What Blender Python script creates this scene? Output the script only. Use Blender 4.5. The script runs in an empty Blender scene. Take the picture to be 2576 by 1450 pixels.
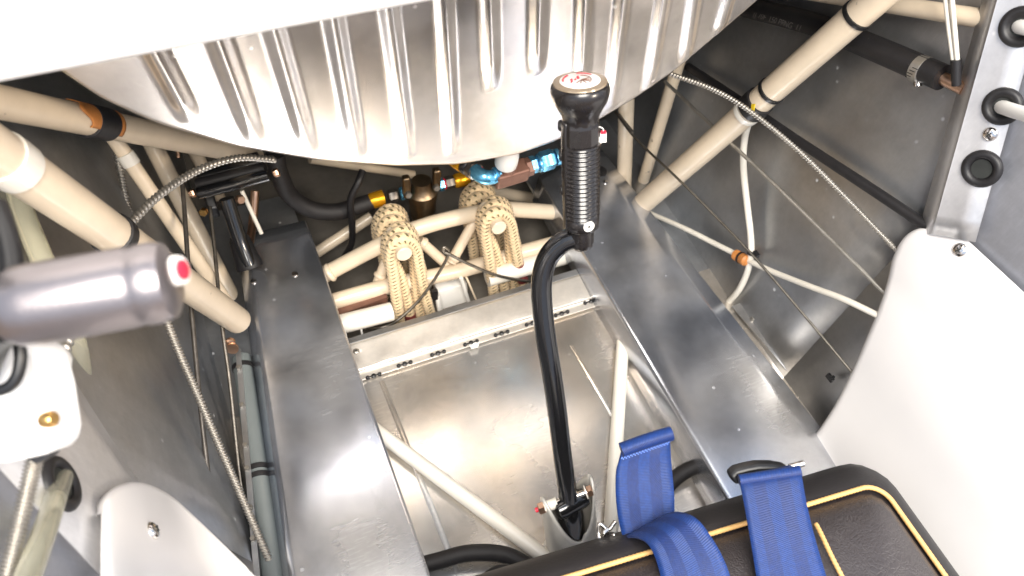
import bpy, math, random
from mathutils import Vector, Matrix
random.seed(7)
V = Vector
# ------------------------------------------------------------------ camera
# Pixel coordinates below are those of the photograph at 2576 x 1450.  The two
# vanishing points of the cockpit (forward / athwart) give the camera rotation.
F = 1932.0
CX, CY = 1288.0, 725.0
CAM = V((0, 0, 1.0))
v1 = V((-1462, -2871, F)).normalized()            # forward, camera space (y down)
v2 = V((6113, -1812, F)); v2 = (v2 - v1 * v2.dot(v1)).normalized()   # to the right
dn = v1.cross(v2).normalized()                    # down
def ray(px, py):
    r = V((px - CX, py - CY, F)) / F
    return V((r.dot(v2), r.dot(v1), -r.dot(dn)))
def P(px, py, x=None, y=None, z=None, d=None):
    r = ray(px, py)
    if x is not None: t = (x - CAM.x) / r.x
    elif y is not None: t = (y - CAM.y) / r.y
    elif z is not None: t = (z - CAM.z) / r.z
    else: t = d
    return CAM + r * t
scn = bpy.context.scene
col = scn.collection
cam = bpy.data.cameras.new('camera'); camo = bpy.data.objects.new('camera', cam); col.objects.link(camo)
ax = V((v2.x, v1.x, -dn.x)); ay = -V((v2.y, v1.y, -dn.y)); az = -V((v2.z, v1.z, -dn.z))
camo.matrix_world = Matrix(((ax.x, ay.x, az.x, CAM.x), (ax.y, ay.y, az.y, CAM.y), (ax.z, ay.z, az.z, CAM.z), (0, 0, 0, 1)))
cam.sensor_width = 36; cam.lens = 36 * F / 2576; cam.clip_start = .01; cam.clip_end = 60
cam.dof.use_dof = True; cam.dof.focus_distance = .88; cam.dof.aperture_fstop = 6.3
scn.camera = camo
# ------------------------------------------------------------------ light
w = bpy.data.worlds.new('World'); scn.world = w; w.use_nodes = True
nt = w.node_tree; nt.nodes.clear()
out = nt.nodes.new('ShaderNodeOutputWorld'); bg = nt.nodes.new('ShaderNodeBackground')
tc = nt.nodes.new('ShaderNodeTexCoord'); sx = nt.nodes.new('ShaderNodeSeparateXYZ'); rp = nt.nodes.new('ShaderNodeValToRGB')
mr = nt.nodes.new('ShaderNodeMapRange'); mr.inputs[1].default_value = -1
nt.links.new(tc.outputs['Generated'], sx.inputs[0]); nt.links.new(sx.outputs['Z'], mr.inputs[0]); nt.links.new(mr.outputs[0], rp.inputs[0])
e = rp.color_ramp.elements
e[0].position = .40; e[0].color = (.42, .30, .22, 1)        # hangar floor, warm
e[1].position = .62; e[1].color = (.64, .76, .97, 1)        # pale daylight above
nt.links.new(rp.outputs[0], bg.inputs[0]); bg.inputs[1].default_value = .85
nt.links.new(bg.outputs[0], out.inputs[0])
def area(name, loc, target, size, power, colr):
    l = bpy.data.lights.new(name, 'AREA'); l.shape = 'RECTANGLE'; l.size, l.size_y = size; l.energy = power; l.color = colr
    o = bpy.data.objects.new(name, l); col.objects.link(o); o.location = loc
    o.rotation_euler = (V(target) - V(loc)).to_track_quat('-Z', 'Y').to_euler()
area('overhead_area', (-.3, -1.1, 3.0), (.3, .5, .1), (1.6, 1.6), 150, (1, .94, .85))  # soft light from above and behind; its source is unseen
area('warm_fill_area', (1.6, -1.6, 1.9), (.2, .6, .3), (.5, .5), 40, (1, .85, .68))  # added warm area light, no lamp known there
scn.view_settings.view_transform = 'Standard'; scn.view_settings.look = 'None'
scn.view_settings.exposure = .58; scn.view_settings.gamma = 1
scn.render.engine = 'CYCLES'
scn.render.resolution_x, scn.render.resolution_y = 1024, 576
# ------------------------------------------------------------------ materials
def nodes(m):
    m.use_nodes = True; t = m.node_tree
    return t, t.nodes['Principled BSDF'], t.nodes, t.links
def mat(name, c, rough=.5, metal=0., coat=0., bump=0., bscale=400., var=0., vscale=8., rvar=0., spec=None, stretch=None, sheen=0, trans=0.):
    m = bpy.data.materials.new(name); t, b, N, L = nodes(m)
    b.inputs['Base Color'].default_value = (*c, 1); b.inputs['Roughness'].default_value = rough; b.inputs['Metallic'].default_value = metal
    b.inputs['Coat Weight'].default_value = coat; b.inputs['Coat Roughness'].default_value = .08
    if spec is not None: b.inputs['Specular IOR Level'].default_value = spec
    if sheen: b.inputs['Sheen Weight'].default_value = sheen
    if trans: b.inputs['Transmission Weight'].default_value = trans; b.inputs['IOR'].default_value = 1.42
    co = N.new('ShaderNodeTexCoord'); src = co.outputs['Object']
    if stretch:
        mp = N.new('ShaderNodeMapping'); mp.inputs['Scale'].default_value = stretch; L.new(src, mp.inputs[0]); src = mp.outputs[0]
    if var or rvar:
        n = N.new('ShaderNodeTexNoise'); n.inputs['Scale'].default_value = vscale; n.inputs['Detail'].default_value = 6; n.inputs['Roughness'].default_value = .62
        L.new(src, n.inputs['Vector'])
        if var:
            r = N.new('ShaderNodeMapRange'); r.inputs[1].default_value = .3; r.inputs[2].default_value = .7; r.inputs[3].default_value = 1 - var; r.inputs[4].default_value = 1 + var
            L.new(n.outputs[0], r.inputs[0])
            x = N.new('ShaderNodeMix'); x.data_type = 'RGBA'; x.blend_type = 'MULTIPLY'; x.inputs[0].default_value = 1
            x.inputs[6].default_value = (*c, 1); L.new(r.outputs[0], x.inputs[7]); L.new(x.outputs[2], b.inputs['Base Color'])
        if rvar:
            r = N.new('ShaderNodeMapRange'); r.inputs[1].default_value = .3; r.inputs[2].default_value = .7; r.inputs[3].default_value = max(.03, rough - rvar); r.inputs[4].default_value = rough + rvar
            L.new(n.outputs[0], r.inputs[0]); L.new(r.outputs[0], b.inputs['Roughness'])
    if bump:
        n2 = N.new('ShaderNodeTexNoise'); n2.inputs['Scale'].default_value = bscale; n2.inputs['Detail'].default_value = 4; L.new(src, n2.inputs['Vector'])
        bm = N.new('ShaderNodeBump'); bm.inputs['Strength'].default_value = bump; bm.inputs['Distance'].default_value = .0006
        L.new(n2.outputs[0], bm.inputs['Height']); L.new(bm.outputs[0], b.inputs['Normal'])
    return m
def alu(name, c, rough, stretch, wave=.25, specks=.35, metal=1., c2=None):
    """sheet aluminium: handling marks in the gloss, fine scratches, oil-canning, pale specks"""
    m = bpy.data.materials.new(name); t, b, N, L = nodes(m)
    b.inputs['Metallic'].default_value = metal
    co = N.new('ShaderNodeTexCoord').outputs['Object']
    def noise(scale, det, vec): 
        n = N.new('ShaderNodeTexNoise'); n.inputs['Scale'].default_value = scale; n.inputs['Detail'].default_value = det; n.inputs['Roughness'].default_value = .65
        L.new(vec, n.inputs['Vector']); return n.outputs[0]
    def rng(s, a, bb, c0, d):
        r = N.new('ShaderNodeMapRange'); r.inputs[1].default_value = a; r.inputs[2].default_value = bb; r.inputs[3].default_value = c0; r.inputs[4].default_value = d; L.new(s, r.inputs[0]); return r.outputs[0]
    mp = N.new('ShaderNodeMapping'); mp.inputs['Scale'].default_value = stretch; L.new(co, mp.inputs[0])
    smear = noise(7, 2.5, co); brush = noise(40, 3, mp.outputs[0]); fine = noise(85, 4, co)
    vo = N.new('ShaderNodeTexVoronoi'); vo.inputs['Scale'].default_value = 34; L.new(co, vo.inputs['Vector'])
    sc_ = N.new('ShaderNodeSeparateColor'); L.new(vo.outputs['Color'], sc_.inputs[0])
    spk = N.new('ShaderNodeMath'); spk.operation = 'MULTIPLY'; L.new(rng(vo.outputs['Distance'], .045, .11, 1, 0), spk.inputs[0]); L.new(rng(sc_.outputs[0], .55, .95, 0, specks * 2), spk.inputs[1])   # dried water spots
    m2 = N.new('ShaderNodeMapping'); m2.inputs['Rotation'].default_value = (.25, .15, .8); m2.inputs['Scale'].default_value = (26, 300, 26); L.new(co, m2.inputs[0])
    m3 = N.new('ShaderNodeMapping'); m3.inputs['Rotation'].default_value = (.1, .3, -.5); m3.inputs['Scale'].default_value = (40, 330, 40); L.new(co, m3.inputs[0])
    mxx = N.new('ShaderNodeMath'); mxx.operation = 'MAXIMUM'; L.new(noise(1, 2, m2.outputs[0]), mxx.inputs[0]); L.new(noise(1, 2, m3.outputs[0]), mxx.inputs[1])
    scm = N.new('ShaderNodeMath'); scm.operation = 'MULTIPLY'; L.new(rng(mxx.outputs[0], .55, .80, 0, .09), scm.inputs[0]); L.new(rng(noise(6, 3, co), .38, .66, .12, 1), scm.inputs[1]); scr = scm.outputs[0]       # fine crossing scuffs, here and there
    hz = rng(noise(5.5, 2, co), .42, .68, metal, metal - .22)
    mm = N.new('ShaderNodeMath'); mm.operation = 'SUBTRACT'; mm.use_clamp = True; L.new(hz, mm.inputs[0]); L.new(spk.outputs[0], mm.inputs[1]); m4 = N.new('ShaderNodeMath'); m4.operation = 'SUBTRACT'; m4.use_clamp = True; L.new(mm.outputs[0], m4.inputs[0]); L.new(scr, m4.inputs[1]); L.new(m4.outputs[0], b.inputs['Metallic'])
    add = N.new('ShaderNodeMath'); add.operation = 'ADD'; L.new(rng(smear, .3, .7, -.05, .06), add.inputs[0]); L.new(rng(brush, .3, .7, -.012, .012), add.inputs[1])
    a2 = N.new('ShaderNodeMath'); a2.operation = 'ADD'; a2.inputs[1].default_value = rough; L.new(add.outputs[0], a2.inputs[0])
    a3 = N.new('ShaderNodeMath'); a3.operation = 'ADD'; L.new(a2.outputs[0], a3.inputs[0]); L.new(spk.outputs[0], a3.inputs[1]); a3.use_clamp = True
    cl_ = N.new('ShaderNodeMath'); cl_.operation = 'MAXIMUM' if rough >= .27 else 'MINIMUM'; cl_.inputs[1].default_value = .30 if rough >= .27 else .25
    L.new(a3.outputs[0], cl_.inputs[0]); L.new(cl_.outputs[0], b.inputs['Roughness'])
    val = N.new('ShaderNodeMath'); val.operation = 'ADD'; L.new(rng(smear, .3, .7, .95, 1.03), val.inputs[0]); L.new(rng(fine, .3, .7, -.06, .06), val.inputs[1])
    v0 = N.new('ShaderNodeMath'); v0.operation = 'ADD'; L.new(val.outputs[0], v0.inputs[0]); L.new(scr, v0.inputs[1])
    v_ = N.new('ShaderNodeMath'); v_.operation = 'ADD'; L.new(v0.outputs[0], v_.inputs[0]); L.new(spk.outputs[0], v_.inputs[1])
    x = N.new('ShaderNodeMix'); x.data_type = 'RGBA'; x.blend_type = 'MULTIPLY'; x.inputs[0].default_value = 1; x.inputs[6].default_value = (*c, 1)
    L.new(v_.outputs[0], x.inputs[7]); L.new(x.outputs[2], b.inputs['Base Color'])
    if c2:      # two noise-mixed tones; on floor and boards they stand in for reflections
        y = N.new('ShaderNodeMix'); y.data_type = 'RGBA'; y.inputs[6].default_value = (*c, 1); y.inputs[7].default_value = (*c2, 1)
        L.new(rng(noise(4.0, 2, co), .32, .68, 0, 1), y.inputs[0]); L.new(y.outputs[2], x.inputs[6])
    b1 = N.new('ShaderNodeBump'); b1.inputs['Strength'].default_value = wave; b1.inputs['Distance'].default_value = .004; L.new(noise(7, 1, co), b1.inputs['Height'])
    b2 = N.new('ShaderNodeBump'); b2.inputs['Strength'].default_value = .004; b2.inputs['Distance'].default_value = .0004; L.new(brush, b2.inputs['Height']); L.new(b1.outputs[0], b2.inputs['Normal'])
    L.new(b2.outputs[0], b.inputs['Normal'])
    return m
def uvpattern(name, c, c2, kind, rough, bumpd, sheen=0.):
    """cord / webbing driven by the sweep's UV (u round or across, v along in metres)"""
    m = bpy.data.materials.new(name); t, b, N, L = nodes(m); b.inputs['Roughness'].default_value = rough; b.inputs['Sheen Weight'].default_value = sheen
    uv = N.new('ShaderNodeTexCoord').outputs['UV']; s = N.new('ShaderNodeSeparateXYZ'); L.new(uv, s.inputs[0])
    def M(op, a, bb=None, clamp=False):
        n = N.new('ShaderNodeMath'); n.operation = op; n.use_clamp = clamp
        for i, q in enumerate((a, bb)):
            if q is None: continue
            if isinstance(q, (int, float)): n.inputs[i].default_value = q
            else: L.new(q, n.inputs[i])
        return n.outputs[0]
    nz = N.new('ShaderNodeTexNoise'); nz.inputs['Scale'].default_value = 260; nz.inputs['Detail'].default_value = 3; L.new(N.new('ShaderNodeTexCoord').outputs['Object'], nz.inputs['Vector'])
    if kind == 'cord':      # dark thread ticks in rows round a woven cotton sleeve
        vv = M('ADD', s.outputs[1], M('MULTIPLY', M('SINE', M('MULTIPLY', s.outputs[0], 25.13)), .0012))
        ph = M('FRACT', M('DIVIDE', vv, .0074)); tick = M('LESS_THAN', ph, .30)
        row = M('LESS_THAN', M('FRACT', M('ADD', M('MULTIPLY', s.outputs[0], 5), .2)), .46)
        msk = M('MULTIPLY', M('MULTIPLY', tick, row), .95)
        hgt = M('SINE', M('MULTIPLY', vv, 6.2832 / .0074))
    else:                    # webbing: herringbone bands, long ribs
        band = M('PINGPONG', M('MULTIPLY', s.outputs[0], 5), 1)
        ph = M('SINE', M('ADD', M('MULTIPLY', s.outputs[1], 6.2832 / .0016), M('MULTIPLY', band, 14)))
        msk = M('ADD', M('MULTIPLY', ph, .22), M('MULTIPLY', M('GREATER_THAN', M('SINE', M('MULTIPLY', s.outputs[0], 15.7)), 0.), .38), True)
        hgt = ph
    x = N.new('ShaderNodeMix'); x.data_type = 'RGBA'; x.inputs[6].default_value = (*c, 1); x.inputs[7].default_value = (*c2, 1); L.new(msk, x.inputs[0])
    y = N.new('ShaderNodeMix'); y.data_type = 'RGBA'; y.blend_type = 'MULTIPLY'; y.inputs[0].default_value = 1; L.new(x.outputs[2], y.inputs[6])
    r = N.new('ShaderNodeMapRange'); r.inputs[1].default_value = .3; r.inputs[2].default_value = .7; r.inputs[3].default_value = .8; r.inputs[4].default_value = 1.12; L.new(nz.outputs[0], r.inputs[0]); L.new(r.outputs[0], y.inputs[7])
    L.new(y.outputs[2], b.inputs['Base Color'])
    bm = N.new('ShaderNodeBump'); bm.inputs['Strength'].default_value = .5; bm.inputs['Distance'].default_value = bumpd; L.new(hgt, bm.inputs['Height']); L.new(bm.outputs[0], b.inputs['Normal'])
    return m
def leather(name):
    m = bpy.data.materials.new(name); t, b, N, L = nodes(m)
    b.inputs['Base Color'].default_value = (.030, .024, .025, 1); b.inputs['Roughness'].default_value = .43; b.inputs['Specular IOR Level'].default_value = .85
    co = N.new('ShaderNodeTexCoord').outputs['Object']
    nz = N.new('ShaderNodeTexNoise'); nz.inputs['Scale'].default_value = 60; L.new(co, nz.inputs['Vector'])
    mx = N.new('ShaderNodeMix'); mx.data_type = 'VECTOR'; mx.inputs[0].default_value = .02; L.new(co, mx.inputs[4]); L.new(nz.outputs[1], mx.inputs[5])
    vo = N.new('ShaderNodeTexVoronoi'); vo.feature = 'DISTANCE_TO_EDGE'; vo.inputs['Scale'].default_value = 230; L.new(mx.outputs[1], vo.inputs['Vector'])
    r = N.new('ShaderNodeMapRange'); r.inputs[1].default_value = 0; r.inputs[2].default_value = .22; L.new(vo.outputs[0], r.inputs[0])
    bm = N.new('ShaderNodeBump'); bm.inputs['Strength'].default_value = .3; bm.inputs['Distance'].default_value = .0009; L.new(r.outputs[0], bm.inputs['Height'])
    n2 = N.new('ShaderNodeTexNoise'); n2.inputs['Scale'].default_value = 38; n2.inputs['Detail'].default_value = 3; L.new(co, n2.inputs['Vector'])
    b2 = N.new('ShaderNodeBump'); b2.inputs['Strength'].default_value = .25; b2.inputs['Distance'].default_value = .004; L.new(n2.outputs[0], b2.inputs['Height']); L.new(bm.outputs[0], b2.inputs['Normal'])
    L.new(b2.outputs[0], b.inputs['Normal'])
    return m
def chips(m, c, scale, rad, dens, amt=1.):
    t, b, N, L = nodes(m); src = b.inputs['Base Color'].links
    co = N.new('ShaderNodeTexCoord').outputs['Object']
    nz = N.new('ShaderNodeTexNoise'); nz.inputs['Scale'].default_value = scale * 3; L.new(co, nz.inputs['Vector'])
    mv = N.new('ShaderNodeMix'); mv.data_type = 'VECTOR'; mv.inputs[0].default_value = .012; L.new(co, mv.inputs[4]); L.new(nz.outputs[1], mv.inputs[5])
    vo = N.new('ShaderNodeTexVoronoi'); vo.inputs['Scale'].default_value = scale; L.new(mv.outputs[1], vo.inputs['Vector'])
    sc_ = N.new('ShaderNodeSeparateColor'); L.new(vo.outputs['Color'], sc_.inputs[0])
    a_ = N.new('ShaderNodeMapRange'); a_.inputs[1].default_value = rad; a_.inputs[2].default_value = rad * 1.7; a_.inputs[3].default_value = 1; a_.inputs[4].default_value = 0; L.new(vo.outputs['Distance'], a_.inputs[0])
    g_ = N.new('ShaderNodeMath'); g_.operation = 'GREATER_THAN'; g_.inputs[1].default_value = 1 - dens; L.new(sc_.outputs[0], g_.inputs[0])
    k_ = N.new('ShaderNodeMath'); k_.operation = 'MULTIPLY'; L.new(a_.outputs[0], k_.inputs[0]); L.new(g_.outputs[0], k_.inputs[1])
    k2 = N.new('ShaderNodeMath'); k2.operation = 'MULTIPLY'; k2.inputs[1].default_value = amt; L.new(k_.outputs[0], k2.inputs[0])
    x = N.new('ShaderNodeMix'); x.data_type = 'RGBA'; x.inputs[7].default_value = (*c, 1); L.new(k2.outputs[0], x.inputs[0])
    if src: L.new(src[0].from_socket, x.inputs[6])
    else: x.inputs[6].default_value = b.inputs['Base Color'].default_value
    L.new(x.outputs[2], b.inputs['Base Color']); return m
M = {}
M['tank'] = alu('tank_aluminium', (.96, .87, .78), .245, (1, 1, 1), .10, .16, .95, (.90, .85, .81))
M['board'] = alu('board_aluminium', (.40, .455, .57), .235, (12, 1.2, 1), .03, .20, .93, (.60, .585, .57))  # blue cast of reflected sky put into the base colour
M['floor'] = alu('belly_aluminium', (.80, .69, .56), .245, (1.5, 1.5, 1), .02, .10, .84, (.50, .53, .56))  # tan and blue-grey of reflected surroundings painted into the base colour
M['lip'] = alu('lip_aluminium', (.80, .75, .68), .36, (2, 1, 1), .12, .1, .7)
M['skin'] = alu('skin_aluminium', (.45, .44, .43), .38, (1, 3, 3), .15, .28, .93, (.36, .38, .41))
M['post'] = alu('post_aluminium', (.62, .61, .61), .38, (3, 3, .5), .06, .12, .8)
M['jamb'] = alu('jamb_aluminium', (.42, .43, .47), .36, (2, 2, 2), .12, .15, .85)
M['cream'] = mat('cream_tube_paint', (.72, .60, .45), .34, 0, .25, .15, 60, .07, 20, .06)
M['greytube'] = mat('grey_tube_paint', (.15, .17, .17), .4, 0, .1, .15, 80, .06, 20)
M['whitetube'] = mat('white_painted_tube', (.78, .74, .66), .3, 0, .3, .1, 60, .04, 20)
M['black'] = mat('black_enamel', (.007, .007, .008), .17, 0, .6, .25, 90, 0, 20, .05)
M['grip'] = mat('black_bakelite', (.014, .012, .012), .26, 0, .25, .1, 200, 0, 30, .06)
M['blackrub'] = mat('black_rubber', (.013, .012, .013), .48, 0, 0, .3, 300, .2, 60)
M['hose'] = mat('black_braided_hose', (.014, .012, .012), .6, 0, 0, .8, 700, .25, 90)
M['blackpl'] = mat('black_plastic', (.010, .010, .011), .35)
M['white'] = mat('white_gelcoat', (.74, .72, .71), .32, 0, .35, .06, 40, .02, 6)
M['panelwhite'] = mat('white_panel_paint', (.86, .85, .83), .4, 0, .2, .05, 60)
M['whitepl'] = mat('white_plastic', (.78, .76, .72), .4)
M['wire'] = mat('white_wire', (.70, .66, .58), .45, 0, 0, .15, 120, .08, 40)
M['steel'] = mat('spring_steel', (.40, .375, .335), .36, .8, 0, .1, 200, .12, 60, .05)
M['cable'] = mat('stranded_steel', (.24, .22, .19), .45, 1, 0, .2, 300, .3, 80)
M['darkrod'] = mat('dark_steel_rod', (.15, .135, .12), .4, .8, 0, .2, 200, .3, 50)
M['chrome'] = mat('polished_steel', (.72, .69, .66), .16, 1, 0, 0, 0, .1, 40, .05)
M['brass'] = mat('brass', (.72, .42, .14), .28, 1, 0, .2, 200, .15, 60)
M['bronze'] = mat('bronze_casting', (.30, .22, .14), .4, 1, 0, .5, 160, .3, 40)
M['copper'] = mat('copper_pipe', (.62, .40, .28), .3, 1, 0, .2, 90, .2, 40)
M['brown'] = mat('brown_anodised', (.20, .10, .07), .5, .3, 0, .5, 240, .18, 50)
M['blue'] = mat('blue_anodised', (.16, .50, .78), .24, .85, 0, .2, 150, .18, 50)
M['orange'] = mat('gold_anodised', (.95, .46, .02), .26, .7, 0, .1, 150, .1, 50)
M['tapeorange'] = mat('orange_tape', (.52, .20, .05), .5, 0, 0, .4, 90, .25, 50)
M['tapeblack'] = mat('black_tape', (.014, .014, .017), .45, 0, 0, .6, 120)
M['red'] = mat('red_plastic', (.72, .02, .05), .3)
M['darkred'] = mat('dark_red_whipping', (.22, .045, .045), .6, 0, 0, .6, 400, .2, 90)
M['yellow'] = mat('yellow_tag', (.85, .60, .02), .45)
M['handle'] = mat('satin_handle', (.26, .235, .24), .33, .85, 0, .2, 500, .05, 30)
M['piping'] = mat('gold_piping', (.66, .40, .15), .5, 0, 0, .5, 600, .1, 200)
M['leather'] = leather('black_leather')
M['seatside'] = mat('black_vinyl', (.016, .014, .015), .5, 0, 0, .5, 300)
M['cord'] = uvpattern('bungee_cotton', (.80, .61, .37), (.085, .07, .02), 'cord', .75, .0006, .2)
M['web'] = uvpattern('blue_webbing', (.001, .017, .11), (.0015, .046, .235), 'web', .5, .0003, .05)
M['tagpaint'] = mat('emblem_white', (.85, .82, .80), .3, 0, .3)
M['emred'] = mat('emblem_red', (.62, .03, .05), .3, 0, .3)
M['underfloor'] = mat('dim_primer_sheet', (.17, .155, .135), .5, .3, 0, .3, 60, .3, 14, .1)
M['darkhole'] = mat('dark_matte', (.020, .022, .020), .7, 0, 0, .4, 90, .3, 20)  # near-black paints the shade of slots, bores and holes; one tube shares it
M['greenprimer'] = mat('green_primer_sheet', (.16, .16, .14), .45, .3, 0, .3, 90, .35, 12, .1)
M['clear'] = mat('clear_vinyl_tube', (.80, .77, .60), .10, 0, 0, .15, 25, 0, 8, 0, None, None, 0, .72)
M['print'] = mat('grey_print', (.13, .12, .11), .6)
M['trimgrey'] = mat('grey_socket_paint', (.58, .56, .52), .34, .3, .2, .2, 90, .1, 30)
chips(M['cream'], (.22, .17, .12), 38, .06, .28, .8); chips(M['whitetube'], (.18, .14, .10), 45, .06, .25, .8)
chips(M['white'], (.35, .33, .31), 24, .022, .22, .7); chips(M['handle'], (.12, .10, .10), 60, .05, .3, .6)
chips(M['black'], (.20, .19, .18), 60, .05, .12, .7); chips(M['blackrub'], (.06, .055, .05), 70, .06, .3, .6)
# ------------------------------------------------------------------ mesh helpers
def catmull(pts, sub):
    if len(pts) < 3 or sub <= 1:
        if sub <= 1: return [V(p) for p in pts]
        a, b = V(pts[0]), V(pts[1]); return [a.lerp(b, i / sub) for i in range(sub + 1)]
    p = [V(q) for q in pts]; p = [p[0] * 2 - p[1]] + p + [p[-1] * 2 - p[-2]]; o = []
    for i in range(1, len(p) - 2):
        for k in range(sub):
            t = k / sub
            o.append(.5 * ((2 * p[i]) + (p[i + 1] - p[i - 1]) * t + (2 * p[i - 1] - 5 * p[i] + 4 * p[i + 1] - p[i + 2]) * t * t + (3 * p[i] - p[i - 1] - 3 * p[i + 1] + p[i + 2]) * t ** 3))
    o.append(p[-2]); return o
def resample(pts, n):
    L = [0]
    for a, b in zip(pts, pts[1:]): L.append(L[-1] + (b - a).length)
    o = []; j = 0
    for i in range(n + 1):
        s = L[-1] * i / n
        while j < len(L) - 2 and L[j + 1] < s: j += 1
        t = (s - L[j]) / max(1e-9, L[j + 1] - L[j]); o.append(pts[j].lerp(pts[j + 1], min(1, max(0, t))))
    return o, L[-1]
def frames(c):
    T = [(c[min(i + 1, len(c) - 1)] - c[max(i - 1, 0)]).normalized() for i in range(len(c))]
    n = T[0].orthogonal().normalized(); o = []
    for t in T:
        n = (n - t * n.dot(t)).normalized(); o.append((n, t.cross(n)))
    return o
def sweep(pts, r, seg=14, sub=10, n=None, rfun=None, cap=True):
    c = catmull(pts, sub); L = sum((b - a).length for a, b in zip(c, c[1:]))
    if n: c, L = resample(c, n)
    fr = frames(c); vs, fs, uvs = [], [], []; s = 0
    for i, p in enumerate(c):
        if i: s += (c[i] - c[i - 1]).length
        rr = r if not isinstance(r, (list, tuple)) else r[0] + (r[1] - r[0]) * s / L
        for k in range(seg):
            a = 2 * math.pi * k / seg; q = rr * (rfun(s, a, L) if rfun else 1)
            vs.append(p + (fr[i][0] * math.cos(a) + fr[i][1] * math.sin(a)) * q)
    ss = [0]
    for a, b in zip(c, c[1:]): ss.append(ss[-1] + (b - a).length)
    for i in range(len(c) - 1):
        for k in range(seg):
            k2 = (k + 1) % seg
            fs.append((i * seg + k, i * seg + k2, (i + 1) * seg + k2, (i + 1) * seg + k))
            uvs.append(((k / seg, ss[i]), ((k + 1) / seg, ss[i]), ((k + 1) / seg, ss[i + 1]), (k / seg, ss[i + 1])))
    if cap:
        fs.append(tuple(range(seg))[::-1]); uvs.append(((0, 0),) * seg)
        b = (len(c) - 1) * seg; fs.append(tuple(range(b, b + seg))); uvs.append(((0, 0),) * seg)
    return vs, fs, uvs
def lathe(prof, o, axis, seg=24, hfun=None):
    """prof: (radius, height) along axis from o"""
    axis = V(axis).normalized(); n = axis.orthogonal().normalized(); b = axis.cross(n); vs, fs = [], []
    for j, (r, h) in enumerate(prof):
        for k in range(seg):
            a = 2 * math.pi * k / seg; vs.append(V(o) + axis * h + (n * math.cos(a) + b * math.sin(a)) * r)
    for j in range(len(prof) - 1):
        for k in range(seg):
            k2 = (k + 1) % seg; fs.append((j * seg + k, j * seg + k2, (j + 1) * seg + k2, (j + 1) * seg + k))
    fs.append(tuple(range(seg))[::-1]); q = (len(prof) - 1) * seg; fs.append(tuple(range(q, q + seg)))
    return vs, fs
def hexnut(o, axis, r, h):
    return lathe([(r * .86, 0), (r, h * .12), (r, h * .88), (r * .86, h)], o, axis, 6)
def box(c, ex, ey, ez):
    c, ex, ey, ez = V(c), V(ex) / 2, V(ey) / 2, V(ez) / 2
    vs = [c + ex * a + ey * b + ez * d for d in (-1, 1) for b in (-1, 1) for a in (-1, 1)]
    return vs, [(0, 2, 3, 1), (4, 5, 7, 6), (0, 1, 5, 4), (2, 6, 7, 3), (0, 4, 6, 2), (1, 3, 7, 5)]
def prism(poly, off):
    n = len(poly); off = V(off); vs = [V(p) for p in poly] + [V(p) + off for p in poly]
    return vs, [tuple(range(n))[::-1], tuple(range(n, 2 * n))] + [(i, (i + 1) % n, n + (i + 1) % n, n + i) for i in range(n)]
def grid(rows):
    m = len(rows[0]); vs = [V(p) for r in rows for p in r]
    fs = [(i * m + k, i * m + k + 1, (i + 1) * m + k + 1, (i + 1) * m + k) for i in range(len(rows) - 1) for k in range(m - 1)]
    return vs, fs
def merge(*ms):
    vs, fs = [], []
    for m_ in ms:
        b = len(vs); vs += list(m_[0]); fs += [tuple(i + b for i in f) for f in m_[1]]
    return vs, fs
def wloc(o):
    l = V(o.location)
    while o.parent: o = o.parent; l = l + V(o.location)
    return l
def tag(o, label, cat, group=None, kind=None):
    if label: o['label'] = label
    if cat: o['category'] = cat
    if group: o['group'] = group
    if kind: o['kind'] = kind
    return o
def obj(name, geo, m, parent=None, smooth=True, angle=40, bevel=0., solid=0., label=None, solid_off=-1):
    vs, fs = geo[0], geo[1]; uv = geo[2] if len(geo) > 2 else None
    lo = V((min(v.x for v in vs), min(v.y for v in vs), min(v.z for v in vs))); hi = V((max(v.x for v in vs), max(v.y for v in vs), max(v.z for v in vs)))
    c = (lo + hi) / 2
    if not parent: c.z = lo.z
    me = bpy.data.meshes.new(name); me.from_pydata([v - c for v in vs], [], fs)
    if uv:
        ul = me.uv_layers.new(name='UV'); i = 0
        for f in uv:
            for q in f: ul.data[i].uv = q; i += 1
    me.validate(); me.update()
    import bmesh
    b_ = bmesh.new(); b_.from_mesh(me); bmesh.ops.recalc_face_normals(b_, faces=b_.faces); b_.to_mesh(me); b_.free()
    if smooth:
        me.shade_smooth()
        if angle: me.set_sharp_from_angle(angle=math.radians(angle))
    me.materials.append(M[m] if isinstance(m, str) else m)
    o = bpy.data.objects.new(name, me); col.objects.link(o)
    if parent: o.parent = parent; o.location = c - wloc(parent)
    else: o.location = c
    if solid:
        s = o.modifiers.new('solid', 'SOLIDIFY'); s.thickness = solid; s.offset = solid_off
    if bevel:
        b = o.modifiers.new('bevel', 'BEVEL'); b.width = bevel; b.segments = 3; b.limit_method = 'ANGLE'; b.angle_limit = math.radians(35)
    if label: o['label'] = label
    return o
def thing(name, label, cat, loc, group=None):
    o = bpy.data.objects.new(name, None); col.objects.link(o); o.empty_display_size = .02; o.location = loc
    return tag(o, label, cat, group)
def one(name, geo, m, label, cat, group=None, **k):
    return tag(obj(name, geo, m, **k), label, cat, group)
def struct(name, geo, m, **k):
    o = obj(name, geo, m, **k); o['kind'] = 'structure'; return o
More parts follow.
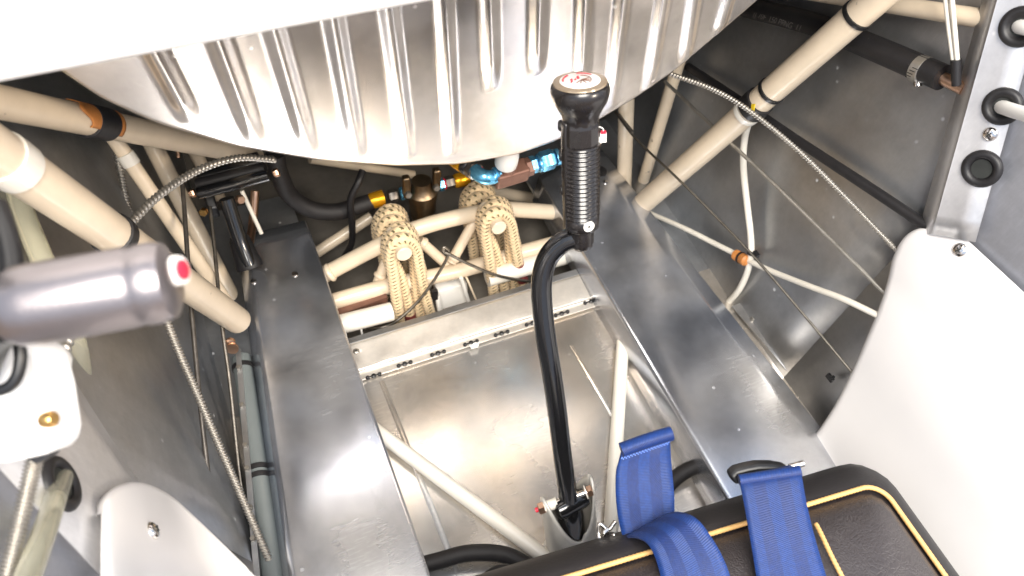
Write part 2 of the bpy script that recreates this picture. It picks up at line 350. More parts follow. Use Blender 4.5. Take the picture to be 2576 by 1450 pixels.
def screw(parent, at, n, r, m='chrome', cross=True):
    n = V(n).normalized(); at = V(at)
    s = obj('screw', lathe([(r, -.0006), (r, r * .12), (r * .82, r * .36), (r * .5, r * .5), (r * .12, r * .56)], at, n, 20), m, parent)
    if cross:
        a = (n.orthogonal().normalized()); a = (a + n.cross(a) * .6).normalized(); b = n.cross(a); c = at + n * r * .5
        obj('slot', merge(box(c, a * r * .8, b * r * .17, n * r * .16), box(c, b * r * .8, a * r * .17, n * r * .2)), 'darkhole', s, smooth=False)
    return s
MX = .57                       # cockpit centre line is x = MX/2
def mir(p): return V((MX - p.x, p.y, p.z))
def wxR(z): return .692 + .16 * z
def wxL(z): return -.10 - .21 * z
# ------------------------------------------------------------------ setting
HY = .57                       # line of the hinge across the belly
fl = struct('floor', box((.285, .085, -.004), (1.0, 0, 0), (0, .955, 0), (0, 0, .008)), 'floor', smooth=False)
struct('side_floor_right', box((.635, .757, -.006), (.31, 0, 0), (0, .388, 0), (0, 0, .008)), 'skin', smooth=False)
struct('side_floor_left', box((-.07, .757, -.006), (.29, 0, 0), (0, .388, 0), (0, 0, .008)), 'skin', smooth=False)
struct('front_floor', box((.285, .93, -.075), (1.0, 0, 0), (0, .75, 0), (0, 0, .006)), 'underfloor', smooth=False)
for nm, fx in (('wall_right', wxR), ('wall_left', wxL)):
    s = 1 if nm == 'wall_right' else -1
    und = lambda y, z: s * .004 * math.sin(y * 9 + 1 + z * 3)
    rows = [[V((fx(z) + und(y, z), y, z)) for y in [-.40 + i * .074 for i in range(11)]] for z in (-.08, 0, .1, .2, .3, .355)]
    rows2 = [[V((fx(z) + und(y, z), y, z)) for y in [.34 + i * .06 for i in range(17)]] for z in (-.08, 0, .1, .2, .36, .5, .65, .8, 1.0)]
    struct(nm, merge(grid(rows), grid(rows2)), 'skin', solid=.003)
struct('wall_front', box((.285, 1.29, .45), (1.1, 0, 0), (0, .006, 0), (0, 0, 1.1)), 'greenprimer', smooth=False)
struct('cowl_top', box((.285, .86, 1.003), (1.22, 0, 0), (0, .87, 0), (0, 0, .004)), 'skin', smooth=False)
# seams and stiffener creases pressed into the belly sheet
def crease(a, b, r=.004):
    a, b = P(*a, z=0), P(*b, z=0); d = (b - a).normalized(); n = V((d.y, -d.x, 0)); rows = []
    for t in range(13):
        p = a.lerp(b, t / 12); rows.append([p + n * q + V((0, 0, h)) for q, h in ((-r, .0005), (-r * .5, .0013), (0, .0018), (r * .5, .0013), (r, .0005))])
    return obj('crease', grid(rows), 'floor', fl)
crease((960, 960), (1150, 1440)); crease((1437, 870), (1560, 1080), .003)
# ------------------------------------------------------------------ hinged belly plate and its lip
hp = thing('belly_hinge_plate', 'pale aluminium hinge plate with a row of black wired fasteners across the belly', 'plate', (.285, .6, 0))
pin0, pin1 = P(700, 1001, z=.008), P(1640, 706, z=.008)
lf0_, lf1_ = P(700, 1025, z=.0045), P(1640, 728, z=.0045)
l0, l1 = P(730, 912, z=.014), P(1610, 644, z=.014)
t0_, t1_ = P(730, 896, z=.0142), P(1610, 628, z=.0142)
sag = []
for t in (0, .12, .3, .5, .7, .9, 1):
    sag.append([pin0.lerp(pin1, i / 60).lerp(l0.lerp(l1, i / 60), t) + V((0, 0, (.0030 * max(0, math.cos(i * 2 * math.pi / 5.2)) ** 3 * math.sin(math.pi * min(1, t * 2.2)) if t < .5 else 0))) for i in range(61)])
obj('plate', grid(sag), 'lip', hp, solid=.0016)
obj('lip_rail', prism([l0, l1, t1_, t0_], (0, 0, -.09)), 'skin', hp, smooth=False, bevel=.001, label='dull grey edge strip along the far side of the plate')
obj('hinge_leaf', prism([lf0_, lf1_, pin1 + V((0, -.002, -.003)), pin0 + V((0, -.002, -.003))], (0, 0, .0024)), 'lip', hp, smooth=False, bevel=.0007)
obj('hinge_pin', sweep([pin0, pin1], .0026, 10, 4), 'lip', hp)
for k, (px, py) in enumerate([(940, 946), (1018, 916), (1102, 889), (1185, 863), (1262, 839), (1340, 813), (1413, 789), (1487, 758)]):
    g = []
    for q in (-15, 0, 15):
        c = P(px + q, py - q * .30, z=.0095); rr = .0030 if q else .0036
        g.append(lathe([(rr, -.002), (rr, .0012), (rr * .7, .0024), (rr * .2, .0030)], c, (0, 0, 1), 12))
    p0, p1 = P(px - 15, py + 4.5, z=.011), P(px + 15, py - 4.5, z=.011)
    g.append(sweep([p0, p1], .0012, 6, 4)[:2])
    obj('fastener', merge(*g), 'blackpl', hp)
screw(hp, P(896, 885, z=.012) , (0, -.2, 1), .005, 'steel')
obj('locking_tab', prism([P(1180, 868, z=.0085), P(1207, 858, z=.0085), P(1203, 874, z=.0085), P(1186, 879, z=.0085)], (0, 0, .0015)), 'whitepl', hp, smooth=False)
# ------------------------------------------------------------------ fuel tank
B = P(1030, 425, y=.60); TU = V((0, -.146, 1)).normalized(); TX = V((1, 0, 0)); TN = TX.cross(TU)   # TN points aft
if TN.y > 0: TN = -TN
def onT(px, py):
    r = ray(px, py); t = (B - CAM).dot(TN) / r.dot(TN); q = CAM + r * t - B
    return q.dot(TX), q.dot(TU)
outl = [onT(*p) for p in [(60, 120), (170, 198), (250, 255), (400, 322), (600, 378), (800, 411), (1000, 425), (1150, 421), (1300, 396), (1400, 361), (1500, 312), (1600, 252), (1700, 182), (1800, 98), (1920, -5), (2010, -95)]]
def tb(s):
    for (a, b), (c, d) in zip(outl, outl[1:]):
        if a <= s <= c:
            t = (s - a) / (c - a); return b + (d - b) * t
    return outl[0][1] if s < outl[0][0] else outl[-1][1]
beads = [((400, 150), (476, 292)), ((557, 122), (640, 348)), ((695, 92), (776, 374)), ((842, 62), (898, 384)), ((980, 42), (1026, 386)), ((1115, 15), (1138, 378)), ((1228, 0), (1237, 214)), ((1354, 0), (1350, 175)), ((1470, 0), (1462, 205)), ((1567, 0), (1538, 262)), ((1668, 0), (1632, 222)), ((1745, 0), (1722, 152)), ((1830, 0), (1806, 80))]
bl = []
for a, b in beads:
    a, b = onT(*a), onT(*b); e = ((a[0] - b[0]) * 6 + b[0], (a[1] - b[1]) * 6 + b[1]); bl.append((e, b))
def bead(s, t):
    h = 0
    for (ax_, ay_), (bx, by) in bl:
        dx, dy = ax_ - bx, ay_ - by; q = max(0, min(1, ((s - bx) * dx + (t - by) * dy) / (dx * dx + dy * dy)))
        d = math.hypot(s - bx - dx * q, t - by - dy * q) / .0125
        if d < 1: h += .0046 * (.5 + .5 * math.cos(math.pi * d)) * min(1, q * 14 + .35)
    return h
s0, s1 = outl[0][0], outl[-1][0]; NC, NR = 330, 170; ttop = .52
sm = [tb(s0 + (s1 - s0) * i / NC) for i in range(NC + 1)]
for _ in range(14): sm = [sm[0]] + [(sm[i - 1] + sm[i] * 2 + sm[i + 1]) / 4 for i in range(1, NC)] + [sm[-1]]
rows = []
for k, (fw, up) in enumerate([(.30, -.004), (.15, -.002), (.03, 0), (.010, .0), (.004, .0012), (.0012, .004), (.0002, .008)]):
    rows.append([B + TX * (s0 + (s1 - s0) * i / NC) + TU * (sm[i] + up) - TN * fw for i in range(NC + 1)])
for j in range(NR + 1):
    r_ = []
    for i in range(NC + 1):
        s = s0 + (s1 - s0) * i / NC; t0 = sm[i] + .010; t = t0 + (ttop - t0) * (j / NR) ** 1.0
        r_.append(B + TX * s + TU * t + TN * (bead(s, t)))
    rows.append(r_)
rows.append([p - TN * .30 for p in rows[-1]])
tk = thing('fuel_tank', 'large bowl-bottomed aluminium tank with pressed vertical beads under the white panel', 'tank', B)
obj('shell', grid(rows), 'tank', tk, angle=60)
# ------------------------------------------------------------------ instrument panel
pz0, pz1 = P(0, 218, y=.42), P(1130, 2, y=.42)
def pz(x): return pz0.z + (pz1.z - pz0.z) * (x - pz0.x) / (pz1.x - pz0.x)
pts = [V((x, .42, pz(x))) for x in (-.185, .765)]
one('instrument_panel', prism([pts[0], pts[1], V((.80, .40, 1.06)), V((-.23, .40, 1.06))], (0, .022, 0)), 'panelwhite',
    'glossy white instrument panel with its lower edge above the ribbed tank', 'panel', smooth=True, bevel=.006)
# ------------------------------------------------------------------ floor boards (aluminium channels)
def board(label, A, holes, oL, oR):
    """A: far-left, far-right, near-right, near-left corners of the top face; oL, oR: drop of each side flange"""
    T = thing('floor_board', label, 'floor board', (sum(p.x for p in A) / 4, sum(p.y for p in A) / 4, 0), 'floor boards either side of the stick')
    rows = []
    for k in range(31):
        t = k / 30; a = A[0].lerp(A[3], t); b = A[1].lerp(A[2], t); ex = (b - a).normalized(); r = .006
        def corner(p, inw, dr):
            dd = V(dr).normalized(); q = []
            for u in (0, .25, .5, .75, 1): q.append((p + inw * r).lerp(p, u).lerp(p.lerp(p + dd * r, u), u))
            return q
        ca, cb = corner(a, ex, oL), corner(b, -ex, oR)
        pr = [a + oL + V((0, 0, -.03)), a + oL] + ca[::-1] + [a.lerp(b, .25), a.lerp(b, .5), a.lerp(b, .75)] + cb + [b + oR, b + oR + V((0, 0, -.03))]
        rows.append(pr)
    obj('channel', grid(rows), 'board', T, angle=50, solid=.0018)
    for (px, py, r) in holes:
        c = P(px, py, z=.0605)
        obj('rivet', lathe([(r, -.001), (r * .95, .0008), (r * .6, .0017), (r * .15, .002)], c, (0, 0, 1), 16), 'chrome', T)
    return T
bz = .06
xr = P(1085, 1450, z=bz).x
fa, fb = P(632, 690, z=bz), P(733, 1450, z=bz)
oL1 = P(660, 1200, z=.035) - P(690, 1200, z=.060); oL1.y = 0
sl_ = (fb.x - fa.x) / (fb.y - fa.y)
LB = [V((fa.x + sl_ * .06, .83, bz)), V((xr, .83, bz)), V((xr, -.06, bz)), V((fb.x + sl_ * (-.06 - fb.y), -.06, bz))]
boardL = board('bluish aluminium floor board, left of the stick, with a black pedal arm rising from its far end', LB, [(637, 708, .0048), (742, 690, .0048)], oL1, V((.0005, 0, -.03)))
fa, fb = P(1564, 483, z=bz), P(2033, 1090, z=bz); sl_ = (fb.x - fa.x) / (fb.y - fa.y)
oR1 = P(1821, 766, z=.032) - P(1774, 766, z=.060); oR1.y = 0
xr2 = P(1830, 1250, z=bz).x
RB = [V((xr2, P(1372, 440, z=bz).y, bz)), V((fa.x + sl_ * (.84 - fa.y), .84, bz)), V((fb.x - sl_ * fb.y, .0, bz)), V((xr2, .0, bz))]
boardR = board('aluminium floor board right of the stick, running back under the seat', RB, [(1523, 458, .0042)], V((-.004, 0, -.032)), oR1 * .8)
obj('slot_disc', lathe([(.012, -.004), (.013, .0012), (.010, .002)], P(1508, 432, z=.0605), (0, 0, 1), 20), 'blackrub', boardR)  # black disc laid on the sheet, standing in for the dark open slot
# ------------------------------------------------------------------ welded airframe
AF = thing('airframe', 'cream painted welded steel tube frame around the footwell', 'airframe', (.285, .7, 0))
def tube(a, b, dia, m='cream', label=None, mid=(), name='tube', seg=20):
    pts = [a] + list(mid) + [b]
    return obj(name, sweep(pts, dia / 2, seg, 10 if mid else 6), m, AF, label=label)
def band(parent, name, a, b, t, width, r, m, ov=.0012):
    d = (b - a).normalized(); c = a.lerp(b, t) - d * width / 2
    return obj(name, lathe([(r + .0001, 0), (r + ov, .0004), (r + ov * 1.15, width / 2), (r + ov, width - .0004), (r + .0001, width)], c, d, 28), m, parent)
def tpx(A_, B_, px, py):
    r = ray(px, py).normalized(); best = (9, 0)
    for i in range(1001):
        q = A_.lerp(B_, i / 1000) - CAM; e_ = (q - r * q.dot(r)).length
        if e_ < best[0]: best = (e_, i / 1000)
    return best[1]
LA, LBt = P(150, 497, d=.61), P(597, 806, d=1.04)
LA2 = LA - (LBt - LA) * .42
tA = tube(LA2, LBt, .036, label='thick cream diagonal tube low on the left wall')
tl = lambda A, B_, c: (c - A).dot(B_ - A) / (B_ - A).length_squared
band(tA, 'weld_sleeve', LA2, LBt, tpx(LA2, LBt, 22, 408), .022, .018, 'whitetube', .0016)
band(tA, 'clamp_band', LA2, LBt, tpx(LA2, LBt, 290, 588), .013, .018, 'blackrub', .0022)
LGa, LGb = P(-60, 245, d=.60), P(640, 392, d=1.15)
tB = tube(LGa, LGb, .029, label='cream upper tube disappearing behind the left of the tank')
tt = tpx(LGa, LGb, 246, 292)
band(tB, 'tape_wrap', LGa, LGb, tt, .034, .0145, 'tapeblack', .0022)
def patch(parent, a, b, t0, t1, r, m, g0_, g1_, tear=0.):
    d = (b - a).normalized(); up_ = (V((0, 0, 1)) - d * d.z).normalized(); sd_ = d.cross(up_); rows = []
    if sd_.dot(CAM - a) < 0: sd_ = -sd_
    for i in range(13):
        f = i / 12; g = math.radians(g0_ + (g1_ - g0_) * f); e0_ = t0 + tear * math.sin(f * 9) * .5 + tear * f
        rows.append([a.lerp(b, e0_ + (t1 - e0_) * k / 6) + (up_ * math.cos(g) + sd_ * math.sin(g)) * (r + .0013) for k in range(7)])
    return obj('tape_patch', grid(rows), m, parent, solid=.0008, solid_off=0)
patch(tB, LGa, LGb, tt - .085, tt - .006, .0145, 'tapeorange', -10, 112, .022)
patch(tB, LGa, LGb, tt + .006, tt + .044, .0145, 'tapeorange', -20, 125, 0)
LCa, LCb = P(262, 312, d=.93), P(603, 810, d=1.10)
tC = tube(LCa, LCb, .019)
band(tC, 'sleeve', LCa, LCb, tpx(LCa, LCb, 325, 400), .016, .0095, 'whitetube', .0015)
tube(P(372, 340, d=1.15), P(602, 790, d=1.20), .027)
tube(P(478, 360, d=1.30), P(552, 500, d=1.36), .022)
RA, RBt = mir(LA2), V((.634, .70, .05))
RA = P(2310, -95, x=.715); RBt = P(1610, 519, x=.628)
tR = tube(RA, RBt, .036, label='thick cream diagonal tube crossing the right wall')
for (px, py, wd) in ((2150, 30, .006), (1938, 225, .006)):
    band(tR, 'cable_tie', RA, RBt, tpx(RA, RBt, px, py), wd, .018, 'blackpl', .0016)
tband = tpx(RA, RBt, 1896, 258)
band(tR, 'tape_wrap', RA, RBt, tband, .022, .018, 'blackrub', .003)
band(tR, 'tape_wrap', RA, RBt, tband + .032, .008, .018, 'whitetube', .0018)
tube(P(1577, 200, y=.80), P(1570, 470, y=.78), .026)
tube(P(1712, 140, y=.80), P(1608, 490, y=.78), .021)
tube(P(1900, -40, x=.735), P(2570, 62, x=.772), .020)
tube(P(1700, 60, y=.95), P(1640, 330, y=.95), .03, 'darkhole')
UY = .735
up = [P(770, 716, y=UY + .01), P(960, 616, y=UY), P(1075, 567, y=UY), P(1240, 530, y=UY), P(1330, 530, y=UY), P(1460, 540, y=UY)]
obj('tube', sweep(up, .0128, 20, 10), 'cream', AF, label='cream cross tube carrying the four shock cords')
lo_ = [P(800, 770, y=.705), P(970, 722, y=.70), P(1160, 680, y=.70), P(1330, 630, y=.70), P(1520, 580, y=.70)]
obj('tube', sweep(lo_, .0128, 20, 10), 'cream', AF)
tube(P(820, 826, y=.655), P(985, 784, y=.655), .030, 'whitetube')
tube(P(1225, 700, y=.675), P(1540, 610, y=.675), .030, 'whitetube')
tube(P(1000, 585, y=.745), P(950, 712, y=.715), .017)
tube(P(1055, 605, y=.74), P(1140, 680, y=.71), .017)
tube(P(1200, 545, y=.74), P(1135, 660, y=.71), .017)
tube(P(775, 650, y=.83), P(935, 545, y=.85), .019)
tube(P(1215, 478, y=.88), P(1352, 502, y=.86), .022)
tube(P(600, 560, y=1.0), P(985, 462, y=1.05), .030)
tube(P(1080, 470, y=1.05), P(1300, 420, y=1.05), .026)
tube(P(780, 400, y=.98), P(1040, 440, y=.98), .016, 'cream')
tube(P(930, 1072, z=.014), P(1470, 1475, z=.014), .020, 'whitetube', label='pale diagonal tube across the belly sheet, left of the stick')
tube(P(1572, 780, z=.014), P(1536, 1345, z=.014), .0195, 'whitetube', label='pale tube across the belly sheet, right of the stick')
gA, gB = P(607, 900, z=.035), P(690, 1470, z=.035)
tG = tube(gA, gB, .026, 'greytube', label='grey tube along the left edge of the floor board')
for py_ in (930, 1206, 1226): band(tG, 'rubber_band', gA, gB, (py_ - 900) / 570, .007, .013, 'blackrub', .0016)
def weld(px, py, d_, r, dirn):
    return obj('weld_bead', lathe([(r * .98, -.004), (r + .0022, -.0015), (r + .0026, .001), (r + .0014, .003), (r * .98, .005)], P(px, py, y=d_), dirn, 18), 'cream', AF)
for (px, py, yy, qx, qy, qy_) in ((957, 694, .719, 1000, 585, .745), (1131, 672, .713, 1055, 605, .74), (1141, 650, .712, 1200, 545, .74), (1195, 556, .738, 1135, 660, .71), (1063, 612, .738, 1140, 680, .71)):
    weld(px, py, yy, .0085, P(qx, qy, y=qy_) - P(px, py, y=yy))
for (px, py, yy, qx, qy) in ((830, 686, .737, 960, 616), (1400, 536, .735, 1330, 530)):
    weld(px, py, yy, .0128, P(qx, qy, y=.735) - P(px, py, y=yy))

# ------------------------------------------------------------------ shock cords
def shock(ox, oy, dy, label, disc, reds=(), cut=False, sp=1.0):
    b = P(1030 + ox, 800 + oy, y=.665 + dy)
    T = thing('shock_cord', label, 'bungee cord', V((b.x, b.y, b.z)), 'shock cords on the cross tube')
    def pp(l, yt, yb): return [P(1010 + (x - 1010) * sp + ox, y + oy, y=yt + dy + (yb - yt) * max(0, (y - 620) / 190)) for x, y in l]
    A = pp([(1006, 822), (1000, 770), (990, 700), (983, 648), (990, 612), (1018, 600), (1044, 622), (1056, 680), (1068, 740), (1086, 800)], .688, .668)
    Bp = pp([(1034, 812), (1022, 750), (1004, 690), (980, 640), (980, 605), (1008, 582), (1036, 598), (1044, 660), (1047, 720), (1058, 806)], .705, .676)
    Cp = pp([(990, 690), (972, 640), (975, 598), (1002, 572), (1034, 584), (1050, 640), (1066, 700)], .722, .69)
    for i, L_ in enumerate((A, Bp, Cp)):
        obj('cord_loop', sweep(L_, (.0092 if i < 2 else .0084), 16, 10, 420, rfun=lambda s, a, LL: 1 + .03 * math.sin(s * 2 * math.pi / .0074 + 2 * math.sin(4 * a))), 'cord', T)
    for (i, t0, t1) in reds:
        L_ = catmull((A, Bp)[i], 10); n = len(L_); seg_ = L_[int(n * t0):max(int(n * t0) + 2, int(n * t1))]
        obj('whipping', sweep(seg_, .0098, 16, 1), 'darkred', T)
    if disc:
        c = P(1015 + ox, 636 + oy, y=.672 + dy)
        n = (V((0, -1, .16))).normalized()
        obj('end_plate', lathe([(.0105, -.05), (.0105, .0), (.0118, .001), (.0118, .004), (.0108, .005)], c, n, 28), 'cream', T)
    return T
shock(0, 0, 0, 'front left shock cord, cotton-sheathed loops over a round end plate, by the steel cable', True, [(1, 0, .06), (0, 0, .035)])
shock(238, -66, 0, 'front right shock cord, cotton-sheathed loops with a dark red whipping on its right leg', True, [(0, .86, .95)], sp=1.0)
shock(-24, -46, .07, 'rear left shock cord, its arch showing just behind the cream cross tube', False)
shock(196, -104, .07, 'rear right shock cord, its arch showing under the blue elbow fitting', False)
# white fairlead box seen through the opening
wb = thing('fairlead_block', 'white plastic block between the two front shock cords', 'block', P(1130, 760, y=.68))
obj('block', box(P(1135, 742, y=.70), (.052, 0, 0), (0, .03, 0), (0, .02, .055)), 'whitepl', wb, smooth=False, bevel=.002)
obj('rib', sweep([P(1160, 700, y=.685), P(1183, 772, y=.672)], .0032, 8, 4), 'whitepl', wb)
obj('rib', sweep([P(1100, 745, y=.680), P(1108, 790, y=.668)], .0042, 8, 4), 'whitepl', wb)
obj('pad', box(P(1093, 742, y=.678), (.010, 0, 0), (0, .006, 0), (0, 0, .024)), 'blackrub', wb, smooth=False)
bl_ = thing('cord_bracket', 'thin cream bracket left of the front right shock cord', 'bracket', P(1190, 745, y=.675))
obj('leaf', box(P(1180, 715, y=.69), (.003, 0, 0), (0, .03, 0), (.012, -.008, -.045)), 'cream', bl_, smooth=False)
cl = thing('tube_clip', 'pair of thin pale clips under the white tube by the left floor board', 'clip', P(895, 850, y=.65))
for q in ((868, 820, 872, 862), (905, 805, 912, 848)): obj('clip_leg', sweep([P(q[0], q[1], y=.648), P(q[2], q[3], y=.640)], .0016, 8, 3), 'whitepl', cl)
one('wooden_block', box(P(905, 768, y=.69), (.085, 0, .012), (0, .02, 0), (0, 0, .018)), 'brown', 'dim brown block between two pale tubes behind the left floor board', 'block', smooth=False)
# ------------------------------------------------------------------ control stick
ST = thing('control_stick', 'black cranked control stick with ribbed pistol grip and mushroom top', 'control stick', P(1432, 1300, d=.945))
def sd(py): return .945 - .125 * (1300 - py) / 680 if py > 620 else .82 - .107 * (620 - py) / 405
path = [(1432, 1310), (1428, 1240), (1414, 1140), (1402, 1040), (1388, 940), (1373, 850), (1364, 770), (1363, 705), (1378, 650), (1412, 612), (1450, 597), (1466, 592)]
obj('shaft', sweep([P(x, y, d=sd(y)) for x, y in path], .0116, 24, 12), 'black', ST)
g0, g1 = P(1463, 622, d=sd(622)), P(1459, 207, d=sd(207))
gax = (g1 - g0).normalized(); GL = (g1 - g0).length
def gh(py): return GL * (622 - py) / 415
obj('sleeve', lathe([(.004, -.0015), (.0095, .0), (.0122, .003), (.0132, .008), (.0132, gh(560))], g0, gax, 28), 'grip', ST)
prof = [(.0132, gh(563)), (.0174, gh(562)), (.0185, gh(559)), (.0189, gh(535))]
N_R = 17
for i in range(N_R):
    hA = gh(530 - i * 187 / N_R); hB = gh(530 - (i + 1) * 187 / N_R); q = hB - hA; R0 = .0190 - .0002 * i / N_R
    prof += [(R0 - .0017, hA + q * .02), (R0 - .0004, hA + q * .2), (R0 + .0004, hA + q * .48), (R0 - .0004, hA + q * .76), (R0 - .0017, hA + q * .95)]
prof += [(.0176, gh(343)), (.0174, gh(300)), (.0176, gh(288)), (.0190, gh(276)), (.0222, gh(262)), (.0258, gh(248)), (.0276, gh(234)), (.0280, gh(224)), (.0272, gh(214)), (.0252, gh(207.5)), (.0225, gh(205)), (.0195, gh(204.2))]
gr = obj('grip', lathe(prof, g0, gax, 48), 'grip', ST, angle=55)
obj('cap_plate', lathe([(.0255, gh(208)), (.0250, gh(205.2)), (.0190, gh(203.6))], g0, gax, 40), mat('tan_lacquer', (.32, .25, .17), .16, .3, .6), gr)
em = obj('emblem', lathe([(.0192, gh(204.5)), (.0190, gh(202.6)), (.0180, gh(202.0))], g0, gax, 40), 'tagpaint', gr, label='white and red round emblem on the grip top')
# emblem marks: ring arcs, a wing of rays and small red strokes
ex = (V((1, 0, 0)) - gax * gax.x).normalized(); ey = gax.cross(ex); e0 = g0 + gax * (gh(202.0) + .0002)
def E(u, v_): return e0 + ex * u + ey * v_
def arc(a0_, a1_, R, r): return sweep([E(R * math.cos(math.radians(a0_ + (a1_ - a0_) * i / 14)), R * math.sin(math.radians(a0_ + (a1_ - a0_) * i / 14))) for i in range(15)], r, 6, 1)[:2]
marks = [arc(110, 165, .0158, .0009), arc(20, 75, .0155, .0006)]
for u, v_, u2, v2_ in ((-.010, -.002, -.0075, .001), (-.0045, .0015, -.003, .003), (.0, .006, .002, .0075), (-.008, .003, -.006, .0045), (-.001, .003, .001, .004)):
    marks.append(sweep([E(u, v_), E(u2, v2_)], .0009, 6, 2)[:2])
obj('emblem_mark', merge(*marks), 'emred', em)
rays = [sweep([E(.001, -.001), E(.001, -.001) + (E(math.cos(a), math.sin(a)) - e0) * .0085], .0005, 5, 2)[:2] for a in (-2.6, -2.1, -1.5, -.9, -.4, .1)]
rays.append(arc(-60, 60, .0105, .0004))
obj('emblem_line', merge(*rays), 'brown', em)
obj('faceted_neck', lathe([(.0180, gh(344)), (.0188, gh(340)), (.0188, gh(300)), (.0178, gh(291))], g0, gax, 11), 'grip', gr, smooth=False)
side = (P(1410, 430, d=.77) - P(1463, 430, d=.77)).normalized()
tocam = (CAM - (g0 + gax * gh(430))).normalized(); tocam = (tocam - gax * tocam.dot(gax)).normalized(); side = gax.cross(tocam)
if side.dot(ax) > 0: side = -side
pd = (tocam * .45 + side * .89).normalized(); pc = g0 + gax * (gh(425)) + pd * .0152
obj('thumb_rest', box(pc, gax * (gh(285) - gh(560)) , gax.cross(pd) * .0105, pd * .0085), 'grip', gr, bevel=.003, label='smooth flat strip down the side of the grip')
for k, py in enumerate((306, 378, 465)):
    c = g0 + gax * gh(py) + side * .0165 + tocam * (-.002)
    obj('switch', lathe([(.0055, 0), (.0055, .0035), (.0035, .0052)], c, side, 16), 'blackrub', gr)
wc = g0 + gax * gh(540) + (tocam * .93 - side * .42).normalized() * .0186
wn = (tocam * .93 - side * .42).normalized()
wsh = obj('washer', lathe([(.0060, -.002), (.0060, .0006), (.0052, .0012), (.0030, .0013), (.0026, .0006), (.001, .0005)], wc, wn, 26), 'whitepl', gr, label='small white washer low on the grip')
obj('screw_hole', lathe([(.0013, .0), (.0013, .0009)], wc, wn, 12), 'darkhole', wsh)
tg = g0 + gax * gh(335) - side * .019
obj('tag', merge(box(tg - side * .003, side * .006, gax * .010, tocam * .0012), sweep([tg + gax * .012 + side * .002, tg + gax * .008 - side * .003, tg - gax * .002 + side * .001, tg - gax * .006 - side * .001], .0006, 6, 6)[:2]), 'whitepl', gr, smooth=False, label='tiny wired paper tag')
obj('tag_cap', box(tg - side * .003 + gax * .0055, side * .005, gax * .003, tocam * .0016), 'red', gr, smooth=False)
obj('hub', lathe([(.006, -.022), (.011, -.020), (.0128, -.014), (.0128, .014), (.011, .020), (.006, .022)], P(1437, 1268, d=.940), (1, .12, .03), 24), 'black', ST)
obj('heel', lathe([(.016, -.035), (.0165, -.01), (.0150, .006), (.012, .014)], P(1434, 1285, d=.945), (P(1428, 1240, d=.935) - P(1436, 1310, d=.95)), 20), 'black', ST)
# socket tube
S0 = V((.268, .218, .0)); S1 = P(1428, 1250, z=.092); sax = (S1 - S0).normalized()
SK = thing('stick_socket', 'grey tube socket with a scooped rim holding the foot of the black stick', 'socket', S0)
sn = (V((1, 0, 0)) - sax * sax.x).normalized(); sb = sax.cross(sn); rows = []
Ls = (S1 - S0).length
for j in range(12):
    r_ = []
    for k in range(49):
        a = 2 * math.pi * k / 48; ear = abs(math.cos(a)) ** 2.2; top = Ls * (.56 + .58 * ear) + (.006 if math.cos(a) > 0 else -.002); h = top * j / 11
        r_.append(S0 + sax * h + (sn * math.cos(a) + sb * math.sin(a)) * .0335)
    rows.append(r_)
obj('tube', grid(rows), 'trimgrey', SK, solid=.003, angle=60)
obj('foot_flange', lathe([(.034, .0), (.040, .001), (.040, .004), (.034, .005)], S0 + V((0, 0, .0)), (0, 0, 1), 32), 'trimgrey', SK)
bl0, br0 = P(1345, 1285, d=.935), P(1488, 1234, d=.935); bd = (br0 - bl0).normalized(); BLn = (br0 - bl0).length
obj('pivot_bolt', sweep([bl0 + bd * .006, br0 - bd * .004], .0042, 12, 2), 'chrome', SK)
sp_ = obj('spacer', lathe([(.0068, .0), (.0068, .016), (.0075, .017)], bl0 + bd * .012, bd, 20), 'whitetube', SK)
obj('nut', hexnut(bl0 + bd * .005, bd, .0078, .0085), 'copper', SK)
obj('lock_insert', lathe([(.003, .001), (.003, .006)], bl0, bd, 14), 'red', SK)
obj('bolt_head', hexnut(br0 - bd * .006, bd, .0075, .007), 'copper', SK)
obj('washer', lathe([(.0085, 0), (.0085, .0016)], br0 - bd * .008, bd, 20), 'whitetube', SK)
# ------------------------------------------------------------------ rudder pedal
PD = thing('rudder_pedal', 'black rudder pedal with a ribbed foot bar, far end of the left floor board', 'pedal', P(625, 672, z=.058))
def pp(x, y, d=1.06): return P(x, y, d=d)
obj('arm', sweep([pp(628, 668, 1.115), pp(602, 600, 1.105), pp(570, 500, 1.08)], .0105, 20, 8), 'black', PD)
obj('boot', lathe([(.019, -.004), (.020, .002), (.0175, .014), (.0150, .040), (.012, .046)], pp(627, 668, 1.125), (pp(602, 600, 1.105) - pp(628, 668, 1.115)), 24), 'blackrub', PD)
for i, (a, b, r, m_) in enumerate((((500, 487), (676, 441), .0085, 'black'), ((497, 466), (668, 424), .0095, 'blackrub'), ((500, 448), (660, 408), .0095, 'black'), ((520, 430), (650, 396), .008, 'blackrub'))):
    obj('foot_bar', sweep([pp(*a, 1.05 + i * .012), pp(*b, 1.05 + i * .012)], r, 16, 4), m_, PD)
for a, b in (((688, 438), (700, 433)), ((491, 484), (480, 488))):
    obj('end_bolt', hexnut(pp(*a, 1.05), pp(*b, 1.05) - pp(*a, 1.05), .006, .008), 'copper', PD)
obj('link', sweep([pp(608, 480, 1.08), pp(658, 588, 1.12)], .0030, 10, 4), 'wire', PD, label='thin pale link rod beside the pedal arm')
obj('brake_line', sweep([pp(642, 480, 1.16), pp(636, 560, 1.17), pp(628, 610, 1.14)], .0065, 12, 8), 'copper', PD)
obj('joint_bolt', hexnut(pp(600, 500, 1.05), (.4, -.8, .3), .0065, .008), 'copper', PD)
obj('clevis', box(pp(530, 508, 1.09), (.014, 0, 0), (0, .03, .02), (0, 0, .02)), 'blackpl', PD, smooth=False, bevel=.003)
